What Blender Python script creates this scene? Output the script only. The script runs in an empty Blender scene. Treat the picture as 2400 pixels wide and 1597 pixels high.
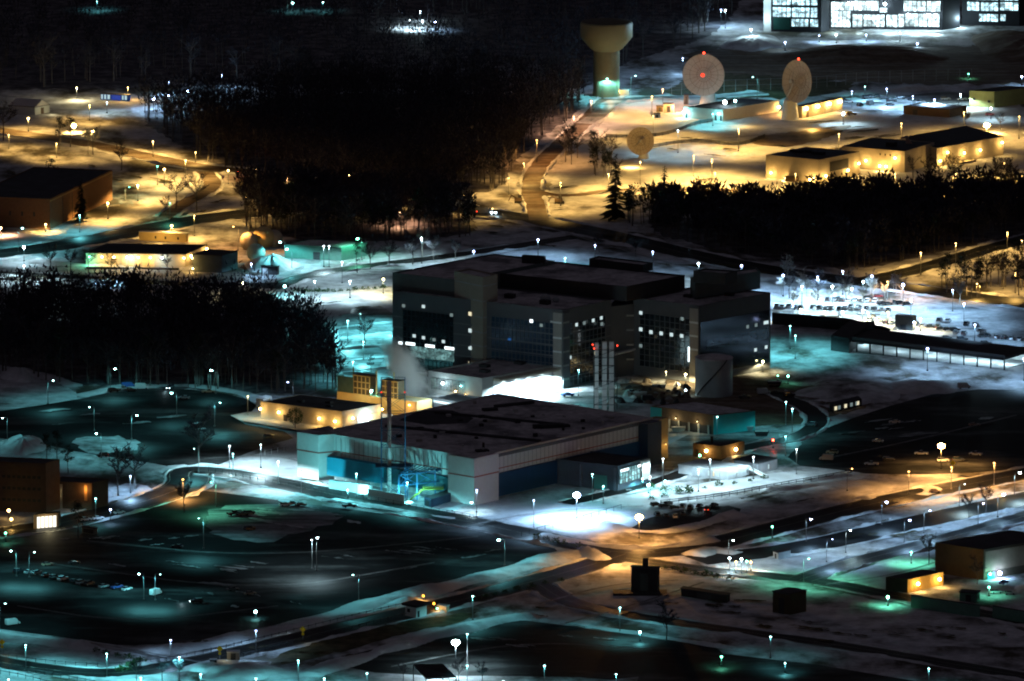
import bpy, math, random
import numpy as np
from mathutils import Vector, Matrix
R = random.Random(7)
sc = bpy.context.scene
col = sc.collection
# ------------------------------------------------------------------ camera
TH = math.radians(10.5); DIST = 3960.0; KF = 0.05511
CP = Vector((0, -DIST*math.cos(TH), DIST*math.sin(TH)))
FW = Vector((0, math.cos(TH), -math.sin(TH))); UP = Vector((0, math.sin(TH), math.cos(TH)))
cd = bpy.data.cameras.new('camera'); cam = bpy.data.objects.new('camera', cd); col.objects.link(cam)
cam.location = CP; cam.rotation_euler = (math.pi/2-TH, 0, 0)
cd.sensor_width = 36; cd.lens = 18/KF; cd.clip_start = 10; cd.clip_end = 40000
sc.camera = cam
# ------------------------------------------------------------------ world (night: sky glow only)
w = bpy.data.worlds.new('World'); sc.world = w; w.use_nodes = True
nt = w.node_tree; nt.nodes.clear()
sky = nt.nodes.new('ShaderNodeTexSky'); sky.sky_type = 'NISHITA'; sky.sun_disc = False
sky.sun_elevation = math.radians(-3); sky.sun_rotation = math.radians(200)
mx = nt.nodes.new('ShaderNodeMix'); mx.data_type = 'RGBA'; mx.blend_type = 'MULTIPLY'; mx.inputs[0].default_value = 1
mx.inputs[7].default_value = (1.0, 0.62, 0.5, 1)
ad = nt.nodes.new('ShaderNodeMix'); ad.data_type = 'RGBA'; ad.blend_type = 'ADD'; ad.inputs[0].default_value = 1
ad.inputs[7].default_value = (0.27, 0.26, 0.35, 1)
bg = nt.nodes.new('ShaderNodeBackground'); bg.inputs[1].default_value = 0.084
wo = nt.nodes.new('ShaderNodeOutputWorld')
nt.links.new(sky.outputs[0], mx.inputs[6]); nt.links.new(mx.outputs[2], ad.inputs[6])
nt.links.new(ad.outputs[2], bg.inputs[0]); nt.links.new(bg.outputs[0], wo.inputs[0])
# ------------------------------------------------------------------ render look
sc.view_settings.view_transform = 'Standard'; sc.view_settings.look = 'None'
sc.view_settings.exposure = 0.0; sc.view_settings.gamma = 1.0
sc.render.engine = 'CYCLES'
sc.cycles.use_denoising = True
sc.cycles.use_light_tree = True
sc.cycles.max_bounces = 4; sc.cycles.diffuse_bounces = 2; sc.cycles.glossy_bounces = 2
sc.cycles.sample_clamp_indirect = 1.5; sc.cycles.sample_clamp_direct = 120.0
sc.cycles.filter_width = 2.0
sc.cycles.volume_step_rate = 2.0; sc.cycles.volume_max_steps = 128

# ------------------------------------------------------------------ projection helpers (2400 px wide photo -> ground metres)
def G(x, y, z=0.0):
    u = (x-1200)/1200*KF; v = (798.5-y)/1200*KF
    d = FW + Vector((1, 0, 0))*u + UP*v
    t = (z-CP.z)/d.z
    return CP + d*t
def mpp(y):                      # metres per pixel at a ground row
    p = G(1200, y); return (p-CP).length*KF/1200
def HT(x, yb, yt):               # height of something standing at (x,yb) whose top shows at yt
    g = G(x, yb); u = (x-1200)/1200*KF; v = (798.5-yt)/1200*KF
    d = FW + Vector((1, 0, 0))*u + UP*v
    t = (g.y-CP.y)/d.y
    return CP.z + d.z*t
def T(X0, Y0, zx, zy): return (X0+zx/3.683, Y0+zy/3.683)
def FF(pts): return [(x*1.0187, y*1.0187) for x, y in pts]

# ------------------------------------------------------------------ materials
MATS = {}
def mat(name, c, rough=0.8, var=0.15, scale=0.4, metal=0, bump=0, spec=0.3):
    if name in MATS: return MATS[name]
    m = bpy.data.materials.new(name); m.use_nodes = True; n = m.node_tree.nodes; l = m.node_tree.links
    b = n['Principled BSDF']; b.inputs['Roughness'].default_value = rough; b.inputs['Metallic'].default_value = metal
    b.inputs['Specular IOR Level'].default_value = spec
    tc = n.new('ShaderNodeNewGeometry'); nz = n.new('ShaderNodeTexNoise'); nz.inputs['Scale'].default_value = scale
    nz.inputs['Detail'].default_value = 6; nz.inputs['Roughness'].default_value = 0.6
    l.new(tc.outputs['Position'], nz.inputs['Vector'])
    cr = n.new('ShaderNodeMapRange'); cr.inputs[1].default_value = 0.3; cr.inputs[2].default_value = 0.7
    cr.inputs[3].default_value = 1-var; cr.inputs[4].default_value = 1+var
    l.new(nz.outputs[0], cr.inputs[0])
    mm = n.new('ShaderNodeMix'); mm.data_type = 'RGBA'; mm.blend_type = 'MULTIPLY'; mm.inputs[0].default_value = 1
    mm.inputs[6].default_value = (*c, 1); l.new(cr.outputs[0], mm.inputs[7]); l.new(mm.outputs[2], b.inputs['Base Color'])
    if bump:
        bp = n.new('ShaderNodeBump'); bp.inputs['Distance'].default_value = bump; l.new(nz.outputs[0], bp.inputs['Height'])
        l.new(bp.outputs[0], b.inputs['Normal'])
    MATS[name] = m; return m
def two(name, c1, c2, scale, lo, hi, bump=0.0, rough=0.8, stretch=(1, 1, 1), fine=0.2, spec=0.08):
    """two materials broken into each other by noise (snow over grass, ice over asphalt)"""
    if name in MATS: return MATS[name]
    m = bpy.data.materials.new(name); m.use_nodes = True; n = m.node_tree.nodes; l = m.node_tree.links
    b = n['Principled BSDF']; b.inputs['Roughness'].default_value = rough; b.inputs['Specular IOR Level'].default_value = spec
    g = n.new('ShaderNodeNewGeometry'); mp = n.new('ShaderNodeMapping'); mp.inputs['Scale'].default_value = stretch
    l.new(g.outputs['Position'], mp.inputs[0])
    n1 = n.new('ShaderNodeTexNoise'); n1.inputs['Scale'].default_value = scale; n1.inputs['Detail'].default_value = 7
    n1.inputs['Roughness'].default_value = 0.62; l.new(mp.outputs[0], n1.inputs['Vector'])
    n2 = n.new('ShaderNodeTexNoise'); n2.inputs['Scale'].default_value = fine; n2.inputs['Detail'].default_value = 8
    n2.inputs['Roughness'].default_value = 0.7; l.new(g.outputs['Position'], n2.inputs['Vector'])
    r = n.new('ShaderNodeMapRange'); r.inputs[1].default_value = lo; r.inputs[2].default_value = hi; l.new(n1.outputs[0], r.inputs[0])
    mm = n.new('ShaderNodeMix'); mm.data_type = 'RGBA'; mm.inputs[6].default_value = (*c1, 1); mm.inputs[7].default_value = (*c2, 1)
    l.new(r.outputs[0], mm.inputs[0])
    r2 = n.new('ShaderNodeMapRange'); r2.inputs[1].default_value = 0.3; r2.inputs[2].default_value = 0.7
    r2.inputs[3].default_value = 0.5; r2.inputs[4].default_value = 1.25; l.new(n2.outputs[0], r2.inputs[0])
    m2 = n.new('ShaderNodeMix'); m2.data_type = 'RGBA'; m2.blend_type = 'MULTIPLY'; m2.inputs[0].default_value = 1
    l.new(mm.outputs[2], m2.inputs[6]); l.new(r2.outputs[0], m2.inputs[7]); l.new(m2.outputs[2], b.inputs['Base Color'])
    if bump:
        bp = n.new('ShaderNodeBump'); bp.inputs['Distance'].default_value = bump; l.new(n2.outputs[0], bp.inputs['Height']); l.new(bp.outputs[0], b.inputs['Normal'])
    MATS[name] = m; return m
def emit(name, c, s, sample=False):
    if name in MATS: return MATS[name]
    m = bpy.data.materials.new(name); m.use_nodes = True; b = m.node_tree.nodes['Principled BSDF']
    b.inputs['Base Color'].default_value = (0.02, 0.02, 0.02, 1)
    b.inputs['Emission Color'].default_value = (*c, 1); b.inputs['Emission Strength'].default_value = s
    m.cycles.emission_sampling = 'AUTO' if sample else 'NONE'
    MATS[name] = m; return m
def roomlit(name, c, s, scale=0.5):
    """lit interior behind glass: uneven brightness from room to room"""
    if name in MATS: return MATS[name]
    m = bpy.data.materials.new(name); m.use_nodes = True; n = m.node_tree.nodes; l = m.node_tree.links
    b = n['Principled BSDF']; b.inputs['Base Color'].default_value = (0.05, 0.05, 0.05, 1); b.inputs['Emission Color'].default_value = (*c, 1)
    g = n.new('ShaderNodeNewGeometry'); v = n.new('ShaderNodeTexVoronoi'); v.inputs['Scale'].default_value = scale
    nz = n.new('ShaderNodeTexNoise'); nz.inputs['Scale'].default_value = scale*1.7; nz.inputs['Detail'].default_value = 5
    l.new(g.outputs['Position'], v.inputs['Vector']); l.new(g.outputs['Position'], nz.inputs['Vector'])
    sx = n.new('ShaderNodeSeparateColor'); l.new(v.outputs['Color'], sx.inputs[0])
    r = n.new('ShaderNodeMapRange'); r.inputs[3].default_value = s*0.25; r.inputs[4].default_value = s*1.5; l.new(sx.outputs[0], r.inputs[0])
    r2 = n.new('ShaderNodeMapRange'); r2.inputs[1].default_value = 0.35; r2.inputs[2].default_value = 0.6; r2.inputs[3].default_value = 0.3; r2.inputs[4].default_value = 1.4
    l.new(nz.outputs[0], r2.inputs[0])
    mu = n.new('ShaderNodeMath'); mu.operation = 'MULTIPLY'; l.new(r.outputs[0], mu.inputs[0]); l.new(r2.outputs[0], mu.inputs[1])
    l.new(mu.outputs[0], b.inputs['Emission Strength']); m.cycles.emission_sampling = 'NONE'
    MATS[name] = m; return m
SNOW = two('snow', (0.62, 0.63, 0.66), (0.13, 0.12, 0.11), 0.04, 0.50, 0.66, bump=0.35, fine=0.13)
GROUND = two('snowy_ground', (0.58, 0.58, 0.61), (0.09, 0.08, 0.065), 0.035, 0.46, 0.60, bump=0.3, stretch=(1, 0.6, 1), fine=0.12)
CLEANSNOW = two('fresh_snow', (0.66, 0.67, 0.70), (0.28, 0.28, 0.28), 0.06, 0.50, 0.72, bump=0.4, fine=0.12)
ASPH = two('asphalt', (0.017, 0.018, 0.019), (0.10, 0.11, 0.11), 0.05, 0.55, 0.78, rough=0.55, stretch=(0.5, 1.6, 1), fine=0.2)
LOT = two('lot_asphalt', (0.012, 0.014, 0.015), (0.17, 0.18, 0.18), 0.04, 0.50, 0.80, rough=0.7, stretch=(0.35, 1.0, 1), fine=0.18)
ICY = two('icy_asphalt', (0.10, 0.11, 0.11), (0.50, 0.52, 0.54), 0.05, 0.42, 0.62, rough=0.5, stretch=(0.5, 1.5, 1), fine=0.4)
GRASS = two('winter_grass', (0.05, 0.05, 0.025), (0.10, 0.085, 0.05), 0.1, 0.4, 0.6)
LITTER = two('leaf_litter', (0.07, 0.065, 0.075), (0.28, 0.26, 0.27), 0.12, 0.42, 0.72)
EARTH = two('brown_earth', (0.14, 0.10, 0.07), (0.26, 0.22, 0.18), 0.08, 0.45, 0.65, stretch=(0.3, 2, 1))
WHITEW = mat('white_wall_panel', (0.62, 0.64, 0.62), 0.6, 0.06, 0.8)
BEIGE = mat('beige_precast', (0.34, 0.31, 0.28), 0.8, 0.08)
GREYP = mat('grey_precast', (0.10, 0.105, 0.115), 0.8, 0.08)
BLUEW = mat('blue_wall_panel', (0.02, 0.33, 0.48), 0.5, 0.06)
TEALW = mat('teal_wall_panel', (0.02, 0.36, 0.38), 0.5, 0.06)
NAVY = mat('navy_wall', (0.03, 0.05, 0.09), 0.6, 0.1)
REDST = mat('red_stripe', (0.35, 0.10, 0.08), 0.7, 0.1)
YELW = mat('yellow_wall', (0.62, 0.48, 0.22), 0.7, 0.08)
CREAM = mat('cream_wall', (0.46, 0.41, 0.32), 0.8, 0.1, 0.3)
BROWNW = mat('brown_wall', (0.12, 0.08, 0.05), 0.8, 0.15)
BRICK = mat('red_brown_brick', (0.17, 0.09, 0.05), 0.9, 0.2, 1.5)
GREENW = mat('green_wall', (0.10, 0.22, 0.18), 0.7, 0.12)
DARKW = mat('dark_wall', (0.035, 0.035, 0.038), 0.8, 0.2)
DROOF = mat('dark_roof', (0.05, 0.05, 0.055), 0.9, 0.3, 0.15)
SROOF = two('dusted_roof', (0.60, 0.56, 0.57), (0.22, 0.21, 0.22), 0.05, 0.48, 0.62, fine=0.3)
SNROOF = mat('snow_roof', (0.6, 0.58, 0.56), 0.9, 0.12, 0.1)
GLASS = mat('dark_glass', (0.012, 0.02, 0.028), 0.08, 0.1, 0.3, spec=0.9)
BGLASS = mat('blue_glass', (0.01, 0.035, 0.07), 0.1, 0.1, 0.3, spec=0.8)
MULL = mat('mullion_metal', (0.17, 0.18, 0.19), 0.5, 0.05)
STEEL = mat('galvanised_steel', (0.45, 0.46, 0.46), 0.45, 0.1, 0.8, metal=0.3)
BSTEEL = mat('blue_painted_steel', (0.05, 0.22, 0.42), 0.5, 0.1)
YSTEEL = mat('yellow_green_steel', (0.45, 0.5, 0.08), 0.6, 0.1)
DSTEEL = mat('dark_steel', (0.05, 0.055, 0.06), 0.6, 0.1)
STACKM = mat('stack_white', (0.55, 0.55, 0.55), 0.6, 0.12, 0.6)
CONC = mat('concrete', (0.33, 0.32, 0.30), 0.9, 0.15, 0.5)
TANKM = mat('tank_paint', (0.30, 0.34, 0.36), 0.5, 0.15, 0.15)
OLIVE = mat('water_tower_paint', (0.42, 0.38, 0.20), 0.6, 0.1, 0.1)
DISHM = mat('dish_panels', (0.50, 0.44, 0.37), 0.6, 0.06, 0.6)
BARK = mat('bark', (0.11, 0.10, 0.095), 0.9, 0.25)
TWIG = mat('bare_twigs', (0.045, 0.045, 0.06), 0.9, 0.3)  # faint blue in this colour stands in for distant haze
LAMPTWIG = mat('lamplit_twigs', (0.32, 0.30, 0.27), 0.9, 0.2)  # lamplight on the white trees is put into this paler colour
NEEDLE = mat('pine_needles', (0.018, 0.03, 0.018), 0.9, 0.4)
LEAF = mat('evergreen_leaves', (0.03, 0.07, 0.025), 0.8, 0.4)
RUBBER = mat('rubber', (0.02, 0.02, 0.02), 0.9, 0.1)
SIGNY = mat('yellow_sign_face', (0.8, 0.62, 0.02), 0.5, 0.02)
WHITE = mat('white_paint', (0.75, 0.76, 0.76), 0.5, 0.05)
# ------------------------------------------------------------------ mesh builder
class MB:
    def __init__(s): s.v = []; s.f = []
    def add(s, vs, fs):
        o = len(s.v); s.v += [tuple(p) for p in vs]; s.f += [tuple(i+o for i in f) for f in fs]; return s
    def prism(s, pts, z0, z1, cap=True, bottom=False):
        n = len(pts); vs = [(p[0], p[1], z0) for p in pts]+[(p[0], p[1], z1) for p in pts]
        a = sum(pts[i][0]*pts[(i+1) % n][1]-pts[(i+1) % n][0]*pts[i][1] for i in range(n))
        fs = [(i, (i+1) % n, (i+1) % n+n, i+n) for i in range(n)]
        if cap: fs.append(tuple(range(n, 2*n)))
        if bottom: fs.append(tuple(range(n-1, -1, -1)))
        if a < 0: fs = [f[::-1] for f in fs]
        return s.add(vs, fs)
    def box(s, c, sz, rz=0.0):
        cx, cy, cz = c; x, y, z = sz[0]/2, sz[1]/2, sz[2]/2; ca, sa = math.cos(rz), math.sin(rz)
        vs = [(cx+a*x*ca-b*y*sa, cy+a*x*sa+b*y*ca, cz+d*z) for d in (-1, 1) for a, b in ((-1, -1), (1, -1), (1, 1), (-1, 1))]
        return s.add(vs, [(0, 3, 2, 1), (4, 5, 6, 7), (0, 1, 5, 4), (1, 2, 6, 5), (2, 3, 7, 6), (3, 0, 4, 7)])
    def bar(s, p, q, r, r2=None, n=6, cap=True):
        p = Vector(p); q = Vector(q); d = (q-p)
        if d.length < 1e-6: return s
        d.normalize(); r2 = r if r2 is None else r2
        a = d.cross(Vector((0, 0, 1)) if abs(d.z) < 0.9 else Vector((1, 0, 0))).normalized(); b = d.cross(a)
        vs = [p+(a*math.cos(t)+b*math.sin(t))*r for t in [2*math.pi*i/n for i in range(n)]]
        vs += [q+(a*math.cos(t)+b*math.sin(t))*r2 for t in [2*math.pi*i/n for i in range(n)]]
        fs = [(i+n, (i+1) % n+n, (i+1) % n, i) for i in range(n)]
        if cap: fs += [tuple(range(n)), tuple(range(2*n-1, n-1, -1))]
        return s.add(vs, fs)
    def lathe(s, prof, n=32, c=(0, 0, 0), M=None, wave=0):
        vs = []
        for r, z in prof:
            for i in range(n):
                t = 2*math.pi*i/n; p = Vector((r*math.cos(t), r*math.sin(t), z))
                if M is not None: p = M @ p
                vs.append((p[0]+c[0], p[1]+c[1], p[2]+c[2]))
        fs = [(j*n+i, j*n+(i+1) % n, (j+1)*n+(i+1) % n, (j+1)*n+i) for j in range(len(prof)-1) for i in range(n)]
        return s.add(vs, fs)
    def ball(s, c, r, n=8, m=6, sq=1.0):
        return s.lathe([(r*math.sin(math.pi*j/m)+1e-4, -r*sq*math.cos(math.pi*j/m)) for j in range(m+1)], n, c)
    def build(s, name, m, parent=None, smooth=False, label=None):
        o = parent.location if parent is not None and parent.get('_w') else Vector((0, 0, 0))
        me = bpy.data.meshes.new(name)
        me.from_pydata([(a[0]-o.x, a[1]-o.y, a[2]-o.z) for a in s.v], [], s.f); me.materials.append(m)
        if smooth: me.polygons.foreach_set('use_smooth', [True]*len(me.polygons))
        ob = bpy.data.objects.new(name, me); col.objects.link(ob)
        if parent is not None: ob.parent = parent
        if label: ob['label'] = label
        return ob
def thing(name, label, cat, loc=(0, 0, 0), group=None, world=True):
    e = bpy.data.objects.new(name, None); col.objects.link(e); e.location = loc; e.empty_display_size = 0.5
    e['label'] = label; e['category'] = cat
    if group: e['group'] = group
    if world: e['_w'] = 1
    return e
def tag(o, label, cat, group=None):
    o['label'] = label; o['category'] = cat
    if group: o['group'] = group
    return o
def copy_tree(o, parent=None):
    c = o.copy(); col.objects.link(c)
    if parent is not None: c.parent = parent
    for ch in o.children: copy_tree(ch, c)
    return c
# ------------------------------------------------------------------ ground sheets
def chaikin(p, n=2, closed=True):
    for _ in range(n):
        q = []; m = len(p)
        rng = range(m) if closed else range(m-1)
        if not closed: q.append(p[0])
        for i in rng:
            a, b = p[i], p[(i+1) % m]
            q += [(a[0]*.75+b[0]*.25, a[1]*.75+b[1]*.25), (a[0]*.25+b[0]*.75, a[1]*.25+b[1]*.75)]
        if not closed: q.append(p[-1])
        p = q
    return p
LAY = [0.02]
def nextz():
    LAY[0] += 0.003; return LAY[0]
def sheet(name, px, m, z=None, smooth=1, thick=0.0, rag=0.0):
    """flat ground sheet traced on the ground plane; rag roughens the edge in metres"""
    z = nextz(); px = chaikin(px, smooth)
    pts = [G(x, y) for x, y in px]
    if rag:
        out = []
        for i, a in enumerate(pts):
            b = pts[(i+1) % len(pts)]; L = (b-a).length; k = max(1, int(L/4))
            for j in range(k):
                t = j/k; p = a.lerp(b, t)
                out.append(Vector((p.x+R.uniform(-rag, rag), p.y+R.uniform(-rag, rag)*2.5, 0)))
        pts = out
    mb = MB(); n = len(pts)
    from mathutils.geometry import tessellate_polygon
    tr = tessellate_polygon([[Vector((p.x, p.y, 0)) for p in pts]])
    vs = [(p.x, p.y, z+thick) for p in pts]; fs = []
    for t in tr:
        a, b, c = (Vector(vs[i]) for i in t)
        fs.append(tuple(t) if (b-a).cross(c-a).z > 0 else tuple(t[::-1]))
    mb.add(vs, fs)
    if thick: mb.prism([(p.x, p.y) for p in pts], 0.005, z+thick, cap=False)
    o = mb.build(name, m); o['kind'] = 'structure'; return o
def strip(px, wl, wr=None, z=0.05, closed=False, sm=3):
    p = [G(x, y) for x, y in px]; p = [Vector((q[0], q[1], 0)) for q in chaikin([(a.x, a.y) for a in p], sm, False) for q in [(*q, 0)]]
    wr = wl if wr is None else wr; L = []; Rr = []
    for i, a in enumerate(p):
        d = (p[min(i+1, len(p)-1)]-p[max(i-1, 0)]); d.z = 0; d.normalize(); nrm = Vector((-d.y, d.x, 0))
        L.append(a+nrm*wl); Rr.append(a-nrm*wr)
    return p, L, Rr
def road(name, px, w, m=None, z=0.05, lines=True, kerb=False):
    z = nextz(); p, L, Rr = strip(px, w/2); n = len(p); mb = MB()
    if lines or w > 6: ROADS.append((p, w, strip(px, w/2+.9)[1:]))
    mb.add([(a.x, a.y, z) for a in L]+[(a.x, a.y, z) for a in Rr], [(i+n, i+n+1, i+1, i) for i in range(n-1)])
    o = mb.build(name, m or ASPH); o['kind'] = 'structure'
    if lines:
        mb = MB(); z = nextz()-0.02
        for off in (-w/2+0.9, w/2-0.9, 0.0):
            for i in range(n-1):
                d = (p[i+1]-p[i]); ln = d.length
                if ln < .01: continue
                d.normalize(); nn = Vector((-d.y, d.x, 0))
                a = p[i]+nn*off; b = p[i+1]+nn*off
                mb.add([(a-nn*.09)[:2]+(z+.02,), (b-nn*.09)[:2]+(z+.02,), (b+nn*.09)[:2]+(z+.02,), (a+nn*.09)[:2]+(z+.02,)], [(0, 1, 2, 3)])
        k = mb.build('road_marking', mat('worn_line_paint', (0.32, 0.31, 0.26), 0.8, 0.5, 0.6)); k['kind'] = 'structure'
    return o
def ridges():
    segs = [np.array([[a.x, a.y] for a in p]) for p, w, e in ROADS]
    dense = []
    for s_ in segs:
        q = []
        for i in range(len(s_)-1):
            L_ = np.linalg.norm(s_[i+1]-s_[i]); k = max(1, int(L_/3)); q += [s_[i]+(s_[i+1]-s_[i])*j/k for j in range(k)]
        dense.append(np.array(q))
    for ri, (p, w, edges) in enumerate(ROADS):
        if w < 7: continue
        for e in edges:
            run = []
            def flush(run):
                if len(run) < 8: return
                mb = MB(); vs = []; K = 5; prof = [(-1, 0), (-.5, .7), (0, 1), (.5, .6), (1, 0)]; ph = R.uniform(0, 9)
                for i, a in enumerate(run):
                    d = (run[min(i+1, len(run)-1)]-run[max(i-1, 0)]).normalized(); nn = Vector((-d.y, d.x, 0)); s2 = max(0, .5+.5*math.sin(i*.23+ph)+.4*math.sin(i*.71+ph)) if 0 < i < len(run)-1 else 0
                    for u, v in prof: q = a+nn*u*(.5+s2)*.9; vs.append((q.x+R.uniform(-.25, .25), q.y+R.uniform(-.25, .25), v*(.15+s2)*.75*R.uniform(.7, 1.2)))
                mb.add(vs, [(i*K+j, (i+1)*K+j, (i+1)*K+j+1, i*K+j+1) for i in range(len(run)-1) for j in range(K-1)]).build('snow_bank', CLEANSNOW)['kind'] = 'structure'
            for i in range(len(e)-1):
                L_ = (e[i+1]-e[i]).length; k = max(1, int(L_/1.8))
                for j in range(k):
                    q = e[i].lerp(e[i+1], j/k); bad = abs(q.x) > 330
                    if not bad:
                        for rj, dd in enumerate(dense):
                            if rj != ri and len(dd) and np.min((dd[:, 0]-q.x)**2+(dd[:, 1]-q.y)**2) < (ROADS[rj][1]/2+1.5)**2: bad = True; break
                    if bad: flush(run); run = []
                    else: run.append(q)
            flush(run)
ROADS = []
def bank(px, h, w, m=None, name='snow_bank', jag=0.35):
    """ploughed ridge of snow"""
    p, _, _ = strip(px, 1, sm=2); mb = MB(); q = []
    for i in range(len(p)-1):
        L = (p[i+1]-p[i]).length; k = max(1, int(L/1.6))
        q += [p[i].lerp(p[i+1], j/k) for j in range(k)]
    q.append(p[-1]); prof = [(-1, 0), (-.6, .45), (-.25, .9), (.1, 1), (.5, .6), (1, 0)]; K = len(prof); vs = []
    ph = R.uniform(0, 9)
    for i, a in enumerate(q):
        d = (q[min(i+1, len(q)-1)]-q[max(i-1, 0)]).normalized(); nn = Vector((-d.y, d.x, 0))
        s = (0.55+0.3*math.sin(i*.31+ph)+.25*math.sin(i*.11+2*ph)) if 0 < i < len(q)-1 else 0
        s = max(s, 0.05 if 0 < i < len(q)-1 else 0)
        for u, v in prof:
            r = a+nn*(u*w*(0.7+.5*s)); vs.append((r.x+R.uniform(-jag, jag), r.y+R.uniform(-jag, jag), 0.0 if v == 0 else h*v*s*(1+R.uniform(-.25, .25))))
    fs = [(i*K+j, i*K+j+1, (i+1)*K+j+1, (i+1)*K+j) for i in range(len(q)-1) for j in range(K-1)]
    o = mb.add(vs, [f[::-1] for f in fs]).build(name, m or CLEANSNOW, smooth=True); o['kind'] = 'structure'; return o
gr = MB(); S_ = 14000
gr.add([(-S_, -S_, 0), (S_, -S_, 0), (S_, S_, 0), (-S_, S_, 0)], [(0, 1, 2, 3)])
o = gr.build('ground', GROUND); o['kind'] = 'structure'
# forest floors
WOODS = {}
def wood(key, pts, floor=True):
    WOODS[key] = FF(pts)
    if floor: sheet('forest_floor', FF(pts), LITTER, 0.02, 1, rag=1.5)
wood('back', [(-120, 208), (230, 205), (330, 200), (620, 196), (900, 208), (1340, 212), (1420, 150), (1560, 110), (1640, 80), (1690, 40), (1720, -60), (1720, -330), (-120, -330)])
wood('front', [(300, 262), (420, 246), (600, 234), (680, 214), (1340, 218), (1330, 262), (1270, 300), (1185, 370), (1160, 440), (1000, 455), (760, 440), (600, 405), (490, 380), (420, 340)])
wood('centre', [(560, 470), (800, 476), (1060, 488), (1105, 520), (1075, 548), (820, 560), (640, 548), (560, 530)])
wood('east', [(1490, 500), (1700, 500), (2000, 485), (2420, 470), (2420, 530), (2200, 570), (1980, 622), (1800, 606), (1620, 566), (1500, 536)])
wood('west', [(-80, 740), (300, 730), (520, 725), (640, 740), (730, 800), (770, 860), (775, 898), (600, 906), (300, 890), (150, 884), (-80, 850)])
# snow fields and lots (coordinates read on the picture, laid on the ground plane)
sheet('snow_field', FF([(1380, 230), (1900, 230), (2420, 215), (2420, 450), (1900, 440), (1520, 470), (1250, 470), (1290, 370), (1390, 300)]), CLEANSNOW, 0.03, 2, rag=1)
sheet('snow_field', FF([(1220, 520), (1500, 560), (1900, 650), (2000, 700), (1800, 760), (900, 800), (640, 800), (600, 640), (900, 560)]), SNOW, 0.025, 2, rag=2)
sheet('snow_field', FF([(1040, 1180), (1240, 1150), (1440, 1140), (1560, 1120), (1700, 1130), (1580, 1160), (1450, 1220), (1360, 1235), (1230, 1225), (1110, 1200)]), CLEANSNOW, 0.06, 2, rag=1)
sheet('snow_field', FF([(480, 1078), (600, 1040), (700, 1035), (760, 1060), (740, 1100), (700, 1105), (600, 1095)]), CLEANSNOW, 0.08, 2, rag=.6)
sheet('snow_field', FF([(-60, 850), (60, 850), (180, 900), (170, 935), (-60, 960)]), SNOW, 0.04, 1, rag=1)
sheet('snow_field', FF([(1250, 1370), (1440, 1320), (1600, 1320), (1800, 1345), (2120, 1400), (2420, 1460), (2420, 1500), (1700, 1470), (1400, 1410)]), SNOW, 0.045, 2, rag=1)
sheet('snow_field', FF([(1885, 1335), (1960, 1310), (2150, 1270), (2160, 1330), (2060, 1345), (2040, 1375), (1930, 1360)]), CLEANSNOW, 0.09, 2)
sheet('snow_field', FF([(1560, 1120), (1700, 1100), (1800, 1085), (1960, 1088), (1760, 1125), (1560, 1150)]), CLEANSNOW, 0.07, 1, rag=.5)
sheet('parking_lot', FF([(-60, 1240), (120, 1220), (230, 1195), (430, 1125), (560, 1140), (700, 1160), (870, 1180), (1100, 1215), (1320, 1262), (1180, 1300), (1000, 1345), (880, 1370), (700, 1425), (500, 1465), (310, 1490), (150, 1468), (-60, 1440)]), LOT, 0.05, 1)
sheet('parking_lot', FF([(-60, 955), (180, 920), (270, 900), (400, 892), (560, 912), (600, 940), (520, 968), (700, 1002), (600, 1030), (480, 1080), (440, 1085), (330, 1062), (200, 1045), (100, 1022), (-60, 1000)]), LOT, 0.05, 1)
sheet('parking_lot', FF([(748, 1526), (870, 1490), (1160, 1425), (1230, 1430), (1500, 1468), (1700, 1500), (1560, 1525), (1440, 1568), (1300, 1556), (900, 1556)]), LOT, 0.05, 1)
sheet('parking_lot', FF([(1960, 1085), (1800, 1068), (1850, 1005), (2000, 948), (2190, 895), (2440, 900), (2440, 1070), (2200, 1092), (2000, 1092)]), LOT, 0.05, 1)
sheet('parking_lot', FF([(1800, 705), (1960, 700), (2150, 690), (2440, 745), (2440, 860), (2300, 835), (2080, 790), (1990, 770)]), two('snowy_lot', (0.5, 0.52, 0.55), (0.10, 0.11, 0.12), 0.06, 0.5, 0.7, stretch=(.6, 1.4, 1)), 0.05, 1)
sheet('parking_lot', FF([(1885, 250), (2000, 228), (2240, 205), (2240, 255), (2080, 262), (1950, 262)]), ICY, 0.05, 1)
sheet('parking_lot', FF([(1440, 1225), (1500, 1185), (1660, 1160), (1720, 1175), (1640, 1205), (1500, 1232)]), ASPH, 0.09, 1)
sheet('parking_lot', FF([(1560, 1520), (1700, 1500), (2420, 1620), (2420, 1700), (1500, 1700), (1440, 1568)]), LOT, 0.055, 1)
sheet('yard', FF([(1130, 950), (1300, 905), (1380, 900), (1400, 960), (1560, 985), (1560, 1010), (1400, 1000)]), ICY, 0.05, 1)
sheet('yard', FF([(1500, 880), (1640, 860), (1780, 880), (1960, 900), (2050, 930), (1760, 990), (1560, 960)]), EARTH, 0.04, 1, rag=1)
sheet('yard', FF([(1540, 1000), (1760, 980), (1860, 1010), (1800, 1060), (1600, 1110), (1500, 1110)]), ICY, 0.06, 1)
sheet('bare_grass', FF([(640, 1110), (720, 1100), (760, 1120), (700, 1130)]), GRASS, 0.1, 1, rag=.5)
sheet('bare_grass', FF([(600, 1520), (800, 1455), (1000, 1420), (1110, 1405), (1080, 1425), (900, 1470), (720, 1515), (620, 1535)]), GRASS, 0.07, 1, rag=1)
sheet('bare_grass', FF([(1500, 230), (1960, 225), (1960, 150), (1830, 160), (1600, 165)]), GRASS, 0.06, 1, rag=2)
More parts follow.
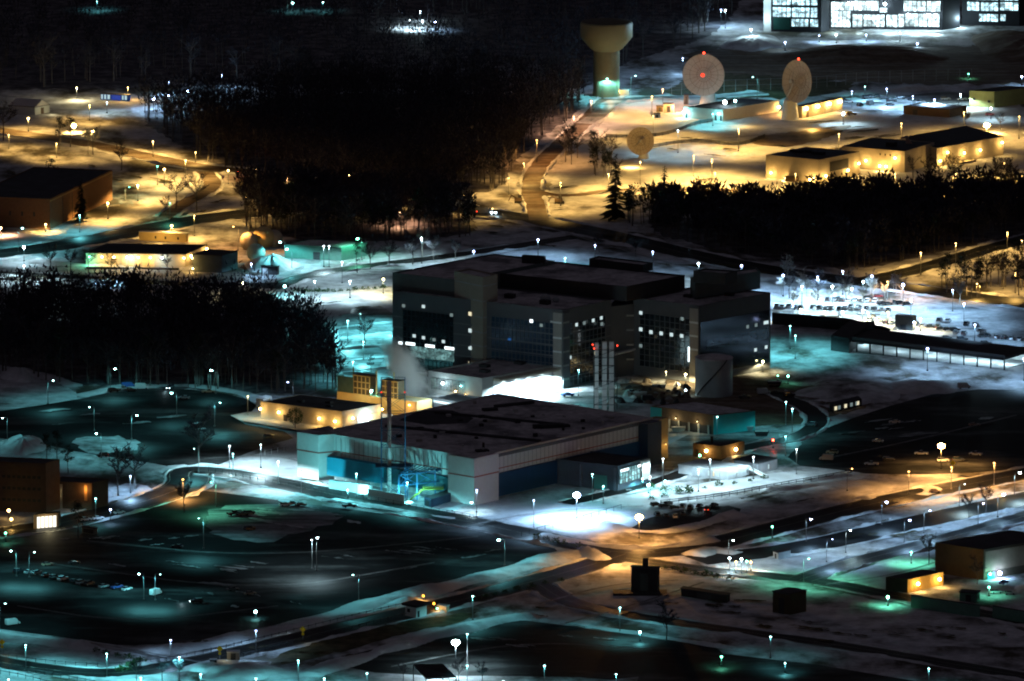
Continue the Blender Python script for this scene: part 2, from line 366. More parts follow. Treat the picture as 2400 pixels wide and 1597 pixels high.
sheet('bare_earth', FF([(1725, 315), (1850, 300), (1960, 285), (1950, 300), (1830, 340), (1730, 335)]), EARTH, 0.06, 1, rag=1)
sheet('bare_earth', FF([(1560, 110), (2000, 115), (2420, 100), (2420, 200), (1970, 190), (1600, 165)]), EARTH, 0.05, 1, rag=2)
sheet('snow_patch', FF([(470, 1175), (560, 1155), (740, 1172), (800, 1195), (700, 1225), (620, 1250), (480, 1235)]), two('thin_snow', (0.05, 0.055, 0.055), (0.42, 0.43, 0.45), 0.06, 0.36, 0.62, stretch=(.4, 1.6, 1)), 0.075, 2, rag=1.5)
for p in ([(150, 1010), (260, 1000), (330, 1020), (300, 1040), (200, 1045)], [(250, 1122), (300, 1108), (350, 1120), (330, 1142), (265, 1145)], [(365, 1120), (410, 1102), (470, 1115), (465, 1138), (400, 1150)], [(360, 1080), (400, 1068), (460, 1080), (430, 1098), (375, 1092)]):
    sheet('snow_island', FF(p), SNOW, 0.12, 1, rag=1.6)
TRACK = mat('packed_track', (.2, .2, .2), .8, .5, .3)
# roads
RO = lambda px, w, **k: road('road', FF(px), w, **k)
RO([(-80, 1235), (100, 1215), (240, 1180), (350, 1150), (440, 1115), (430, 1085), (470, 1082), (640, 1110), (880, 1165), (1100, 1205), (1260, 1240), (1420, 1275), (1560, 1272), (1750, 1225), (1980, 1165), (2200, 1120), (2440, 1075)], 17, z=0.13)
RO([(-80, 1510), (60, 1535), (230, 1555), (400, 1535), (600, 1490), (850, 1430), (1050, 1385), (1240, 1335), (1380, 1295), (1440, 1275)], 15, z=0.11)
RO([(1440, 1285), (1600, 1310), (1760, 1325), (1880, 1335), (2060, 1372), (2300, 1420), (2460, 1450)], 11, z=0.105)
RO([(1840, 1335), (1960, 1295), (2160, 1245), (2440, 1165)], 12, z=0.115)
RO([(1600, 1290), (1850, 1262), (2050, 1215), (2440, 1130)], 18, z=0.095, lines=False)
RO([(1240, 1345), (1300, 1385), (1420, 1412), (1600, 1440), (1900, 1480), (2200, 1530), (2460, 1575)], 10, z=0.1)
RO([(820, 460), (1130, 490), (1240, 508), (1420, 545), (1600, 590), (1780, 625), (2000, 652), (2250, 685), (2460, 715)], 18, z=0.105)
RO([(1970, 650), (2100, 625), (2250, 580), (2440, 530)], 14, z=0.12)
RO([(1240, 508), (1232, 470), (1218, 430), (1235, 385), (1290, 330), (1345, 285), (1385, 240), (1400, 228)], 9, m=EARTH, z=0.12, lines=False)
RO([(1345, 285), (1385, 262), (1400, 235), (1470, 226), (1640, 224), (1760, 215)], 9, m=ICY, z=0.13, lines=False)
RO([(1225, 440), (1300, 455), (1420, 435), (1700, 440)], 7, m=EARTH, z=0.115, lines=False)
RO([(-80, 596), (120, 570), (300, 537), (450, 506), (580, 490), (820, 470)], 20, z=0.11)
RO([(-80, 290), (60, 310), (200, 330), (330, 360), (470, 388), (620, 400), (820, 440)], 14, z=0.115, m=EARTH)
RO([(620, 665), (700, 635), (820, 615), (1000, 595), (1140, 575), (1330, 545)], 10, z=0.12)
RO([(-80, 625), (200, 640), (500, 660), (640, 655)], 9, z=0.1)
RO([(380, 500), (420, 470), (500, 430), (470, 395)], 8, z=0.12, m=EARTH, lines=False)
RO([(1780, 900), (1900, 960), (1840, 1010), (1700, 1030), (1560, 1100), (1300, 1160)], 8, z=0.14, lines=False)
for k in range(6):
    y = 722+k*26; bank(FF([(782, y+6), (840, y), (905, y-6)]), 1.1, 2.2, jag=.15)
sheet('snow_terrace', FF([(778, 718), (905, 700), (905, 790), (850, 885), (785, 890)]), ICY, 0, 1)
sheet('snow_terrace', FF([(1165, 590), (1230, 578), (1340, 585), (1330, 606), (1180, 606)]), CLEANSNOW, 0, 1)
ridges()
# snow banks
for px, h, wd in (([(-60, 1462), (150, 1478), (310, 1505), (500, 1480), (700, 1437), (880, 1382), (1000, 1356), (1190, 1308), (1335, 1268)], 2.2, 7),
                  ([(640, 1455), (800, 1420), (960, 1378)], 1.6, 5), ([(1340, 1266), (1390, 1290)], 2.2, 4),
                  ([(180, 912), (270, 893), (420, 884), (560, 903), (610, 925)], 1.5, 4), ([(-60, 845), (50, 850), (180, 890)], 2, 5),
                  ([(700, 1555), (820, 1515), (980, 1470), (1150, 1424), (1230, 1418)], 1.6, 6), ([(1240, 1425), (1500, 1462), (1720, 1498)], 1.0, 2.5),
                  ([(1240, 1235), (1330, 1247), (1440, 1262), (1560, 1258), (1640, 1240)], 1.8, 5), ([(1380, 1205), (1460, 1225), (1560, 1222), (1700, 1180)], 1.6, 5),
                  ([(1560, 1150), (1760, 1118), (1960, 1092)], 1.4, 3), ([(1760, 1130), (1950, 1105), (2060, 1120), (1980, 1150)], 1.4, 4),
                  ([(1590, 1280), (1640, 1265), (1700, 1275)], 1.8, 5), ([(2070, 1110), (2160, 1125), (2120, 1140)], 1.2, 4),
                  ([(1895, 222), (2050, 210), (2240, 196)], 2, 5), ([(1960, 800), (2080, 805), (2300, 842)], 1.2, 3), ([(700, 670), (900, 660)], 1.2, 3),
                  ([(2060, 905), (2130, 890), (2230, 885)], 1.4, 4), ([(60, 603), (200, 612), (430, 628)], 1.6, 3), ([(560, 640), (660, 638)], 2.2, 4),
                  ([(440, 1545), (520, 1520), (620, 1530)], 1.8, 5), ([(760, 1148), (900, 1172), (1050, 1195)], 0.8, 2.5)):
    bank(FF(px), h, wd)
# ------------------------------------------------------------------ lamps
COL = {'c': (0.20, 0.92, 1.0), 'b': (0.38, 0.68, 1.0), 'w': (0.60, 0.90, 1.0), 's': (1.0, 0.57, 0.14), 'o': (1.0, 0.46, 0.12), 'g': (0.18, 1.0, 0.62), 'y': (1.0, 0.85, 0.45), 'r': (1.0, 0.05, 0.02), 'k': (1.0, 0.52, 0.28)}
EMC = {'c': (0.45, 1.0, 0.95), 'b': (0.45, 0.55, 1.0), 'w': (0.75, 0.95, 1.0), 's': (1.0, 0.62, 0.2), 'o': (1.0, 0.5, 0.14), 'g': (0.15, 0.9, 0.5), 'y': (1.0, 0.85, 0.4), 'r': (1.0, 0.05, 0.02), 'k': (1.0, 0.5, 0.25)}
CN = {'c': 'cool teal', 'b': 'bluish white', 'w': 'white', 's': 'yellow sodium', 'o': 'orange', 'g': 'green', 'y': 'warm yellow', 'r': 'red', 'k': 'pinkish orange'}
def BULB(c, s=30): return emit('lamp_glow_%s_%d' % (c, s), EMC[c], s)
LGAIN = 1.0
def batwing(ld, top, k):
    """street luminaire optics: more light thrown outwards than straight down"""
    ld.use_nodes = True; n = ld.node_tree.nodes; l = ld.node_tree.links; e = n['Emission']
    tc = n.new('ShaderNodeTexCoord'); sp = n.new('ShaderNodeSeparateXYZ'); l.new(tc.outputs['Normal'], sp.inputs[0])
    a = n.new('ShaderNodeMath'); a.operation = 'ABSOLUTE'; l.new(sp.outputs[2], a.inputs[0])
    p = n.new('ShaderNodeMath'); p.operation = 'POWER'; l.new(a.outputs[0], p.inputs[0]); p.inputs[1].default_value = -k
    m = n.new('ShaderNodeMath'); m.operation = 'MINIMUM'; l.new(p.outputs[0], m.inputs[0]); m.inputs[1].default_value = top
    l.new(m.outputs[0], e.inputs['Strength'])
def light(name, loc, c, P, parent=None, spot=False, r=0.35, size=150, rot=None):
    ld = bpy.data.lights.new(name, 'SPOT' if spot else 'POINT'); ld.energy = P*((.5 if c in 'sokyr' else .3) if spot else .8); ld.color = COL[c]; ld.shadow_soft_size = r
    if spot: ld.spot_size = math.radians(size); ld.spot_blend = 0.35; batwing(ld, 9, 2.4)
    o = bpy.data.objects.new(name, ld); col.objects.link(o)
    o.location = Vector(loc)-(parent.location if parent is not None and parent.get('_w') else Vector((0, 0, 0)))
    if rot: o.rotation_euler = rot
    if parent is not None: o.parent = parent
    return o
LPROTO = {}
GAIN = {'round the loop road': 1.9, 'over the snowy car park': 3.2, 'on the upper-left streets': 2.0, 'on the antenna hill': 1.75, 'along the lower-right lanes': 1.3, 'in the loading yard': 1.4, 'along the bottom road': 0.85}
POLEM = mat('pole_paint', (0.2, 0.2, 0.2), 0.6, 0.1)
def lamp_proto(c, H, kind, P):
    br = R.choice((.27, .34, .40, .52)); es = R.choice((14, 30, 60)); key = (c, H, kind, P, br)
    if key in LPROTO: return LPROTO[key]
    t = thing('street_lamp', 'lamp', 'street lamp', world=False)
    pm = DSTEEL if kind in ('globe', 'flood') else POLEM
    MB().bar((0, 0, 0), (0, 0, H), 0.13, 0.08, 8).box((0, 0, .25), (.7, .7, .5)).build('pole', pm, t)
    if kind == 'cobra':            # arm out to one side with a flat head and drop lens
        MB().bar((0, 0, H-.15), (1.1, 0, H+.25), .07).bar((1.1, 0, H+.25), (1.7, 0, H+.2), .06).build('arm', pm, t)
        MB().lathe([(.01, .32), (.3, .28), (.42, .1), (.42, 0)], 10, (2.0, 0, H)).build('lamp_head', DSTEEL, t)
        MB().ball((2.0, 0, H-.1), br, 10, 6, .8).build('bulb', BULB(c, es), t, True)
        light('lamp_light', (2.0, 0, H-.75), c, P, t, True, size=160)
    elif kind == 'flood':           # big uncut floodlight turned towards the picture
        MB().box((0, 0, H), (2.6, .2, .2)).build('arm', pm, t)
        for dx in (-.75, .75):
            h = MB().lathe([(.3, -.3), (.75, .1), (.8, .5)], 12, (dx, .1, H+.1)).build('lamp_head', DSTEEL, t)
        MB().ball((0, -.35, H+.3), 1.25, 14, 8, .8).build('bulb', BULB(c, 160), t, True)  # ball oversized so its glow stands in for glare
        light('lamp_light', (0, -.6, H-1.2), c, P*1.6, t, True, r=.6, size=156)
    elif kind == 'post':            # upright post whose lamp points straight down: a small bright cap
        MB().lathe([(.1, H), (.42, H+.1), (.42, H+.4), (.1, H+.5)], 10).build('lamp_head', STEEL, t)
        MB().lathe([(.30, H-.25), (.34, H-.02), (.1, H-.02)], 10).build('bulb', BULB(c, 14), t)
        light('lamp_light', (0.0, -.75, H-.5), c, P, t, True, r=.2, size=160)
    elif kind == 'globe':
        MB().lathe([(.08, H-.1), (.22, H), (.1, H+.05)], 8).build('lamp_head', DSTEEL, t)
        MB().ball((0, 0, H+.35), br, 12, 8).build('bulb', BULB(c, es), t, True)
        light('lamp_light', (0, -.35, H-.45), c, P, t, True, r=.3, size=164)
    LPROTO[key] = [t, False]; return LPROTO[key]
ORD = ['first', 'second', 'third', 'fourth', 'fifth', 'sixth', 'seventh', 'eighth', 'ninth', 'tenth', 'eleventh', 'twelfth', 'thirteenth', 'fourteenth', 'fifteenth', 'sixteenth', 'seventeenth', 'eighteenth', 'nineteenth', 'twentieth', 'twenty-first', 'twenty-second', 'twenty-third', 'twenty-fourth']
KN = {'cobra': 'arm lamp', 'flood': 'glaring floodlight', 'post': 'slim lamp post', 'globe': 'round lamp'}
def lamps(where, group, items):
    gn = GAIN.get(where, 1.0); items = [it[:5]+(round(it[5]*gn),)+it[6:] for it in items]
    """items: (x, y of the head, colour, kind, height m, power, side)"""
    items = sorted(items, key=lambda a: a[0]); cnt = {}
    tot = {}
    for it in items: k = (it[2], it[3]); tot[k] = tot.get(k, 0)+1
    for x, y, c, kind, H, P, side in items:
        pr = lamp_proto(c, H, kind, P); zh = H+(.35 if kind == 'globe' else .0)
        h = G(x, y, zh)
        if not pr[1]: t = pr[0]; pr[1] = True
        else: t = copy_tree(pr[0])
        a = 0 if side >= 0 else math.pi
        if kind in ('flood', 'post', 'globe'): a = 0
        dx = (2.0 if kind == 'cobra' else 0)*math.cos(a)
        t.location = (h.x-dx, h.y, 0); t.rotation_euler.z = a; sc_ = R.uniform(.86, 1.14); t.scale = (sc_, sc_, 1)
        k = (c, kind); cnt[k] = cnt.get(k, 0)+1
        if tot[k] == 1: t['label'] = 'only %s %s %s' % (CN[c], KN[kind], where)
        else: t['label'] = '%s %s %s from the left %s' % (ORD[cnt[k]-1], CN[c], KN[kind], where)
        t['category'] = 'street lamp'; t['group'] = group
f = 1.0187
def LF(l): return [(a[0]*f, a[1]*f)+tuple(a[2:]) for a in l]
BP = 1500
lamps('over the lot beside the dark wood', 'lamps of the western parking lot', LF([
 (265, 848, 'c', 'cobra', 10, 3000, 1), (485, 852, 'c', 'cobra', 10, 3000, -1), (121, 875, 'c', 'cobra', 10, 3000, 1), (395, 904, 'c', 'cobra', 10, 2500, -1),
 (205, 936, 'c', 'cobra', 10, 3500, -1), (314, 955, 'c', 'cobra', 10, 5000, 1), (505, 926, 'c', 'cobra', 10, 5000, 1), (5, 961, 'c', 'cobra', 10, 3000, -1),
 (221, 997, 'c', 'cobra', 10, 6000, -1), (445, 1032, 'c', 'cobra', 10, 6000, -1), (570, 912, 'y', 'post', 9, 900, 1), (600, 1024, 'w', 'globe', 9, 26000, 1)]))
lamps('round the great lower-left lot', 'lamps of the great parking lot', LF([
 (25, 1267, 'c', 'cobra', 10, 6000, -1), (79, 1270, 'c', 'cobra', 10, 5000, 1), (318, 1320, 'c', 'cobra', 10, 9000, -1), (369, 1321, 'c', 'cobra', 10, 6000, 1),
 (11, 1388, 'c', 'cobra', 10, 5000, 1), (456, 1192, 'c', 'cobra', 12, 9000, -1), (716, 1242, 'w', 'cobra', 12, 9000, -1), (730, 1237, 'w', 'cobra', 12, 7000, 1),
 (813, 1322, 'c', 'cobra', 10, 5000, -1), (1149, 1242, 'c', 'cobra', 10, 7000, -1), (588, 1408, 'c', 'globe', 2, 500, 1), (485, 1109, 'g', 'cobra', 10, 14000, -1)]))
lamps('outside the lower-left brown buildings', 'lamps near the brown buildings', LF([
 (254, 1173, 'b', 'globe', 4, 1500, 1), (220, 1147, 'c', 'post', 8, 1500, 1), (421, 1103, 'o', 'post', 6, 9000, 1), (300, 1095, 'b', 'post', 7, 9000, 1), (13, 1227, 'g', 'globe', 3, 400, 1), (26, 1195, 's', 'globe', 3, 400, 1), (20, 1175, 's', 'globe', 3, 100, 1)]))  # bluish post added to brighten the snow island
lamps('round the white and blue hall', 'lamps round the white and blue hall', LF([
 (528, 1026, 'w', 'post', 9, 14000, 1), (536, 1044, 'c', 'post', 9, 9000, 1), (640, 1062, 'w', 'post', 9, 22000, 1), (1085, 1156, 'w', 'cobra', 4, 2500, -1), (1097, 1127, 'b', 'post', 11, 10000, 1), (1228, 1151, 'b', 'post', 11, 16000, 1),
 (820, 1090, 'c', 'post', 9, 9000, 1), (937, 1110, 'c', 'post', 9, 9000, 1), (693, 1085, 'c', 'post', 9, 15000, 1), (800, 1128, 'c', 'globe', 3, 3000, 1),
 (1363, 1091, 'c', 'post', 11, 2600, 1), (1388, 1119, 'c', 'post', 7, 1800, 1), (1327, 1141, 'b', 'flood', 9, 40000, 1)]))
lamps('near the site cabins', 'lamps by the annex and site cabins', [
 (1554, 1075, 'w', 'post', 11, 13000, 1), (1664, 1077, 'w', 'post', 9, 10400, 1), (1766, 1071, 'w', 'post', 9, 13000, 1), (1637, 1100, 'w', 'post', 9, 11700, 1), (1524, 1118, 'w', 'globe', 8, 6500, 1),
 (1506, 1123, 'c', 'globe', 3, 3900, 1), (1520, 1137, 'c', 'globe', 3, 3900, 1), (1559, 1128, 'c', 'globe', 3, 3900, 1), (1681, 977, 'c', 'post', 11, 3500, 1), (1841, 1023, 'c', 'post', 8, 3000, 1),
 (1867, 1053, 'w', 'post', 10, 4500, 1), (1842, 942, 'c', 'post', 10, 3200, 1), (1857, 958, 'c', 'post', 10, 3200, 1), (1640, 1068, 'g', 'globe', 3, 200, 1), (1812, 1032, 'r', 'globe', 3, 150, 1), (1498, 1214, 'o', 'flood', 8, 5500, 1), (1417, 1214, 'w', 'globe', 2, 300, 1)])
lamps('in the loading yard', 'lamps of the loading yard', [
 (1356, 867, 'c', 'post', 11, 3000, 1), (1378, 846, 'y', 'globe', 3, 400, 1), (1335, 843, 'w', 'globe', 3, 300, 1), (1788, 848, 'y', 'globe', 4, 2200, 1), (1607, 878, 'y', 'globe', 4, 2500, 1), (1561, 872, 'y', 'globe', 5, 3000, 1), (1607, 915, 'w', 'globe', 2, 400, 1),
 (1823, 881, 'g', 'globe', 2, 60, 1), (1847, 882, 'g', 'globe', 3, 60, 1), (675, 895, 'b', 'cobra', 9, 2500, -1), (870, 917, 'c', 'globe', 8, 1200, 1)])
lamps('along the lower-right lanes', 'lamps of the lower right lanes', [
 (1902, 1216, 'b', 'cobra', 9, 5000, 1), (1995, 1242, 'w', 'cobra', 9, 4500, 1), (1950, 1263, 'b', 'cobra', 9, 5000, 1), (2132, 1219, 'b', 'cobra', 9, 6000, 1), (2079, 1177, 'b', 'cobra', 9, 5000, 1), (2178, 1196, 'b', 'cobra', 9, 5000, 1),
 (2305, 1179, 'b', 'cobra', 9, 5500, 1), (2351, 1159, 'b', 'cobra', 9, 5500, 1), (2261, 1134, 'w', 'cobra', 9, 6000, 1), (2390, 1108, 'w', 'cobra', 9, 6000, 1), (1720, 1266, 'w', 'cobra', 9, 6000, 1), (1710, 1309, 'w', 'globe', 4, 1500, 1),
 (1725, 1317, 's', 'globe', 4, 1500, 1), (1738, 1311, 'w', 'globe', 5, 2500, 1), (1750, 1316, 'g', 'globe', 4, 1200, 1), (1810, 1235, 'g', 'globe', 4, 500, 1), (1896, 1309, 'g', 'cobra', 9, 7000, 1), (2136, 1295, 'g', 'globe', 4, 2500, 1), (2081, 1400, 'g', 'globe', 3, 1200, 1),
 (2318, 1377, 'g', 'globe', 3, 800, 1), (1512, 1312, 'g', 'globe', 11, 400, 1), (1760, 1318, 'o', 'globe', 3, 300, 1), (1806, 1492, 'c', 'post', 8, 800, 1), (2177, 1567, 'c', 'post', 8, 1500, 1), (2206, 1047, 'o', 'flood', 9, 9000, 1), (2130, 1105, 'o', 'post', 9, 7000, 1), (2230, 1095, 'o', 'post', 9, 9000, 1), (2330, 1085, 'o', 'post', 9, 9000, 1), (1998, 1098, 'o', 'cobra', 9, 100, 1)])
lamps('along the bottom road', 'lamps of the bottom road', [
 (1068, 1508, 'w', 'flood', 9, 14000, 1), (1095, 1486, 'c', 'post', 11, 1500, 1), (1095, 1560, 'c', 'post', 8, 2500, 1), (1276, 1560, 'c', 'post', 9, 3000, 1), (1444, 1580, 'c', 'post', 7, 3000, 1), (1453, 1424, 'c', 'post', 9, 5000, 1), (1108, 1397, 'c', 'post', 9, 4500, 1),
 (699, 1548, 'c', 'post', 9, 14000, 1), (250, 1532, 'c', 'post', 9, 22000, 1), (60, 1512, 'c', 'post', 9, 16000, 1), (420, 1540, 'c', 'post', 9, 14000, 1), (1691, 1540, 'g', 'globe', 3, 1400, 1), (1840, 1555, 'c', 'globe', 3, 1800, 1), (1500, 1482, 'c', 'globe', 3, 1500, 1), (860, 1578, 'c', 'post', 6, 2500, 1), (600, 1590, 'c', 'post', 6, 3000, 1), (150, 1600, 'c', 'post', 8, 14000, 1), (20, 1592, 'c', 'post', 8, 16000, 1), (330, 1588, 'c', 'post', 8, 12000, 1), (470, 1580, 'c', 'post', 8, 10000, 1), (760, 1590, 'c', 'post', 8, 12000, 1), (900, 1600, 'w', 'post', 8, 12000, 1), (1180, 1596, 'w', 'post', 8, 12000, 1), (1350, 1600, 'c', 'post', 8, 10000, 1), (600, 1478, 'b', 'post', 8, 6000, 1), (400, 1500, 'b', 'post', 8, 4000, 1)])  # extra posts, mostly off the bottom edge, added to brighten road and snow
lamps('on the upper-left streets', 'street lamps of the upper left streets', LF([
 (65, 273, 's', 'globe', 6, 6000, 1), (170, 291, 's', 'flood', 3, 4000, 1), (206, 243, 's', 'globe', 7, 5000, 1), (212, 302, 's', 'cobra', 11, 5000, 1), (246, 236, 'w', 'globe', 5, 2500, 1), (352, 326, 's', 'globe', 7, 7000, 1), (427, 370, 's', 'globe', 8, 7000, 1),
 (378, 390, 's', 'globe', 7, 6000, 1), (588, 390, 's', 'globe', 9, 3500, 1), (803, 405, 's', 'globe', 11, 6000, 1), (317, 427, 's', 'globe', 7, 6000, 1), (566, 454, 's', 'globe', 9, 6000, 1), (248, 468, 's', 'globe', 7, 6500, 1), (447, 497, 's', 'globe', 9, 7000, 1),
 (537, 521, 'o', 'cobra', 11, 6000, -1), (395, 520, 's', 'globe', 6, 5000, 1), (105, 517, 's', 'globe', 3, 2200, 1), (52, 525, 'c', 'cobra', 11, 5000, 1), (183, 495, 'c', 'post', 8, 3500, 1), (298, 430, 'g', 'cobra', 6, 1500, 1), (391, 467, 'g', 'post', 8, 1500, 1), (362, 382, 'g', 'post', 9, 800, 1),
 (55, 569, 'w', 'globe', 6, 3500, 1), (55, 612, 'w', 'globe', 6, 5000, 1), (858, 442, 's', 'globe', 8, 3500, 1), (1069, 450, 's', 'globe', 9, 6500, 1), (525, 393, 's', 'globe', 6, 500, 1), (547, 394, 'r', 'globe', 3, 60, 1), (138, 673, 'w', 'globe', 8, 2500, 1), (2, 525, 'k', 'globe', 3, 4000, 1), (840, 465, 'k', 'globe', 4, 3500, 1), (920, 490, 'k', 'globe', 5, 3500, 1), (250, 637, 'b', 'globe', 3, 2500, 1), (450, 350, 's', 'post', 5, 3000, 1), (130, 330, 's', 'post', 7, 5000, 1), (20, 310, 's', 'post', 7, 4000, 1), (660, 410, 'k', 'post', 7, 4000, 1)]))
lamps('round the loop road', 'lamps of the loop road', LF([
 (822, 549, 'g', 'cobra', 10, 3500, -1), (645, 557, 'c', 'cobra', 9, 3500, -1), (661, 573, 'c', 'cobra', 9, 3500, -1), (745, 567, 'w', 'globe', 9, 4000, 1), (757, 567, 'w', 'globe', 9, 4000, 1), (787, 604, 'w', 'globe', 9, 5000, 1), (724, 648, 'w', 'globe', 7, 5000, 1), (805, 648, 'w', 'globe', 7, 5000, 1),
 (882, 643, 'y', 'globe', 6, 3500, 1), (970, 549, 'w', 'globe', 11, 9000, 1), (1090, 579, 'b', 'globe', 9, 6000, 1), (1238, 552, 'b', 'globe', 8, 4500, 1), (1369, 565, 'b', 'globe', 9, 2200, 1), (1502, 580, 'b', 'globe', 9, 2200, 1), (1607, 607, 'w', 'globe', 9, 3500, 1), (1706, 612, 'b', 'globe', 9, 2500, 1), (559, 651, 'y', 'globe', 6, 1500, 1), (655, 659, 'c', 'globe', 4, 1500, 1), (578, 608, 'b', 'globe', 5, 3500, 1), (1195, 600, 'c', 'post', 6, 26000, 1), (1250, 598, 'c', 'post', 6, 26000, 1), (1300, 594, 'c', 'post', 6, 22000, 1), (828, 722, 'c', 'post', 9, 11000, 1), (800, 738, 'c', 'post', 9, 11000, 1), (836, 786, 'c', 'post', 8, 11000, 1), (905, 706, 'c', 'post', 9, 9000, 1), (812, 832, 'c', 'post', 8, 9000, 1)]))  # last teal posts added to brighten the terraces left of the office
lamps('over the snowy car park', 'lamps of the snowy car park', LF([
 (1802, 634, 'b', 'globe', 9, 7000, 1), (1845, 660, 'w', 'globe', 9, 7000, 1), (1881, 638, 'b', 'globe', 10, 7000, 1), (1939, 625, 'b', 'globe', 10, 8000, 1), (2006, 636, 'b', 'globe', 9, 7000, 1), (1986, 649, 'w', 'globe', 9, 7000, 1), (2078, 656, 'b', 'globe', 9, 4000, 1), (1915, 660, 'w', 'globe', 9, 7000, 1), (1960, 665, 'w', 'globe', 9, 7000, 1),
 (2192, 668, 'b', 'globe', 9, 6000, 1), (2218, 700, 'b', 'globe', 9, 4000, 1), (2243, 748, 'b', 'globe', 9, 5000, 1), (2134, 803, 'b', 'globe', 9, 5000, 1), (2096, 691, 'w', 'globe', 7, 4000, 1), (1842, 713, 'y', 'globe', 5, 2500, 1), (1825, 700, 'b', 'globe', 6, 4000, 1), (1897, 717, 'y', 'globe', 5, 3000, 1), (1939, 719, 'w', 'globe', 5, 4000, 1), (1985, 715, 'y', 'globe', 5, 2500, 1), (1997, 720, 'w', 'globe', 5, 3000, 1),
 (2043, 719, 'y', 'globe', 5, 2500, 1), (2095, 730, 'w', 'globe', 5, 3000, 1), (2118, 734, 'y', 'globe', 5, 2500, 1), (2103, 742, 'b', 'globe', 5, 2500, 1), (2356, 826, 'b', 'globe', 9, 5000, 1), (1818, 750, 'c', 'post', 10, 4500, 1), (1830, 772, 'c', 'post', 10, 4500, 1)]))
lamps('on the antenna hill', 'lamps of the antenna hill', LF([
 (1396, 181, 'c', 'cobra', 10, 5000, 1), (1461, 174, 'c', 'cobra', 11, 4500, 1), (1733, 177, 'c', 'cobra', 11, 4000, -1), (1990, 200, 'c', 'globe', 6, 1500, 1), (1525, 205, 'k', 'post', 9, 5000, 1), (1500, 222, 's', 'post', 10, 9000, 1), (1360, 232, 'k', 'post', 10, 6000, 1), (1503, 267, 's', 'post', 11, 11000, 1),
 (1699, 296, 's', 'post', 11, 9000, 1), (1235, 322, 'o', 'post', 11, 7000, 1), (1473, 372, 's', 'post', 11, 12000, 1), (1596, 358, 's', 'post', 10, 11000, 1), (1638, 367, 's', 'post', 10, 11000, 1), (1645, 397, 's', 'post', 8, 11000, 1), (1930, 308, 's', 'post', 9, 8000, 1), (2074, 284, 's', 'post', 12, 10000, 1), (2218, 258, 's', 'post', 12, 8000, 1), (2345, 268, 's', 'post', 11, 7000, 1),
 (1205, 376, 's', 'post', 8, 6000, 1), (1320, 268, 'k', 'post', 8, 6000, 1), (1290, 420, 's', 'post', 11, 10000, 1), (1170, 410, 's', 'post', 8, 7000, 1), (1400, 400, 's', 'post', 8, 9000, 1), (1700, 300, 's', 'post', 9, 4000, 1), (1830, 400, 's', 'post', 7, 6000, 1), (1830, 242, 'o', 'globe', 5, 3500, 1), (2270, 290, 's', 'flood', 4, 5000, 1), (2310, 375, 's', 'post', 8, 8000, 1), (2200, 400, 's', 'post', 8, 8000, 1), (2060, 400, 's', 'post', 8, 9000, 1),
 (1560, 300, 'w', 'post', 11, 6000, 1), (1640, 262, 'c', 'post', 6, 4000, 1), (2100, 222, 'b', 'globe', 6, 15000, 1), (2150, 230, 'b', 'globe', 6, 15000, 1), (2210, 218, 'w', 'globe', 6, 15000, 1), (2040, 205, 'b', 'globe', 7, 15000, 1), (1960, 210, 'b', 'post', 8, 5000, 1), (1940, 262, 'w', 'globe', 5, 2500, 1), (2280, 250, 'w', 'globe', 5, 2500, 1)]))
lamps('on the right edge road', 'lamps of the right edge road', [(2361, 545, 's', 'post', 11, 9000, 1), (2158, 592, 's', 'post', 10, 9000, 1), (2240, 570, 's', 'post', 11, 9000, 1), (2395, 565, 's', 'globe', 5, 2500, 1), (2080, 660, 'o', 'post', 8, 8000, 1), (2290, 665, 's', 'post', 6, 7000, 1), (2380, 640, 's', 'post', 9, 9000, 1)])
lamps('at the far woods', 'far lamps among the woods', [(960, 48, 'w', 'globe', 4, 25000, 1), (990, 50, 'w', 'globe', 4, 12000, 1), (1020, 52, 'b', 'globe', 4, 8000, 1), (227, 4, 'c', 'globe', 4, 1500, 1), (686, 7, 'c', 'globe', 4, 800, 1), (757, 6, 'c', 'globe', 4, 600, 1), (395, 225, 'b', 'globe', 7, 14000, 1), (440, 215, 'b', 'globe', 7, 6000, 1), (360, 232, 'b', 'globe', 6, 5000, 1), (500, 205, 'b', 'globe', 7, 3000, 1),
 (1700, 25, 'w', 'globe', 9, 9000, 1), (1760, 70, 'w', 'globe', 6, 6000, 1), (1960, 82, 'w', 'globe', 4, 2500, 1), (2030, 82, 'b', 'globe', 3, 2500, 1), (2110, 78, 'w', 'globe', 4, 2500, 1), (2150, 103, 'b', 'globe', 3, 1500, 1), (1920, 84, 'b', 'globe', 3, 2500, 1), (2270, 174, 'g', 'globe', 2, 500, 1), (2395, 180, 'b', 'globe', 4, 1200, 1), (1840, 100, 'b', 'globe', 4, 2500, 1)])
for x, y, h_, c_, P_ in ((395, 222, 6, 'b', 16000), (300, 235, 6, 's', 9000), (180, 235, 6, 'y', 14000), (520, 205, 6, 'b', 8000), (985, 50, 5, 'w', 9000), (1690, 60, 8, 'b', 12000), (1600, 175, 8, 'b', 6000)):  # lamps added to brighten trunks and clearings along the woods
    q = G(x, y); t = thing('wood_fill_lamp', 'added lamp brightening the wood edge, %s' % {395: 'among the blue-lit trunks', 300: 'by the lit street bend', 180: 'behind the small white house', 520: 'right of the blue-lit trunks', 985: 'in the far clearing', 1690: 'left of the lit top row', 1600: 'behind the round dish'}[x], 'lamp', (q.x, q.y, 0))
    MB().bar((q.x, q.y, 0), (q.x, q.y, h_), .1).build('pole', DSTEEL, t); MB().ball((q.x, q.y, h_+.3), .26, 8, 6).build('bulb', BULB(c_, 14), t); light('lamp_light', (q.x, q.y-.3, h_-.5), c_, P_, t)
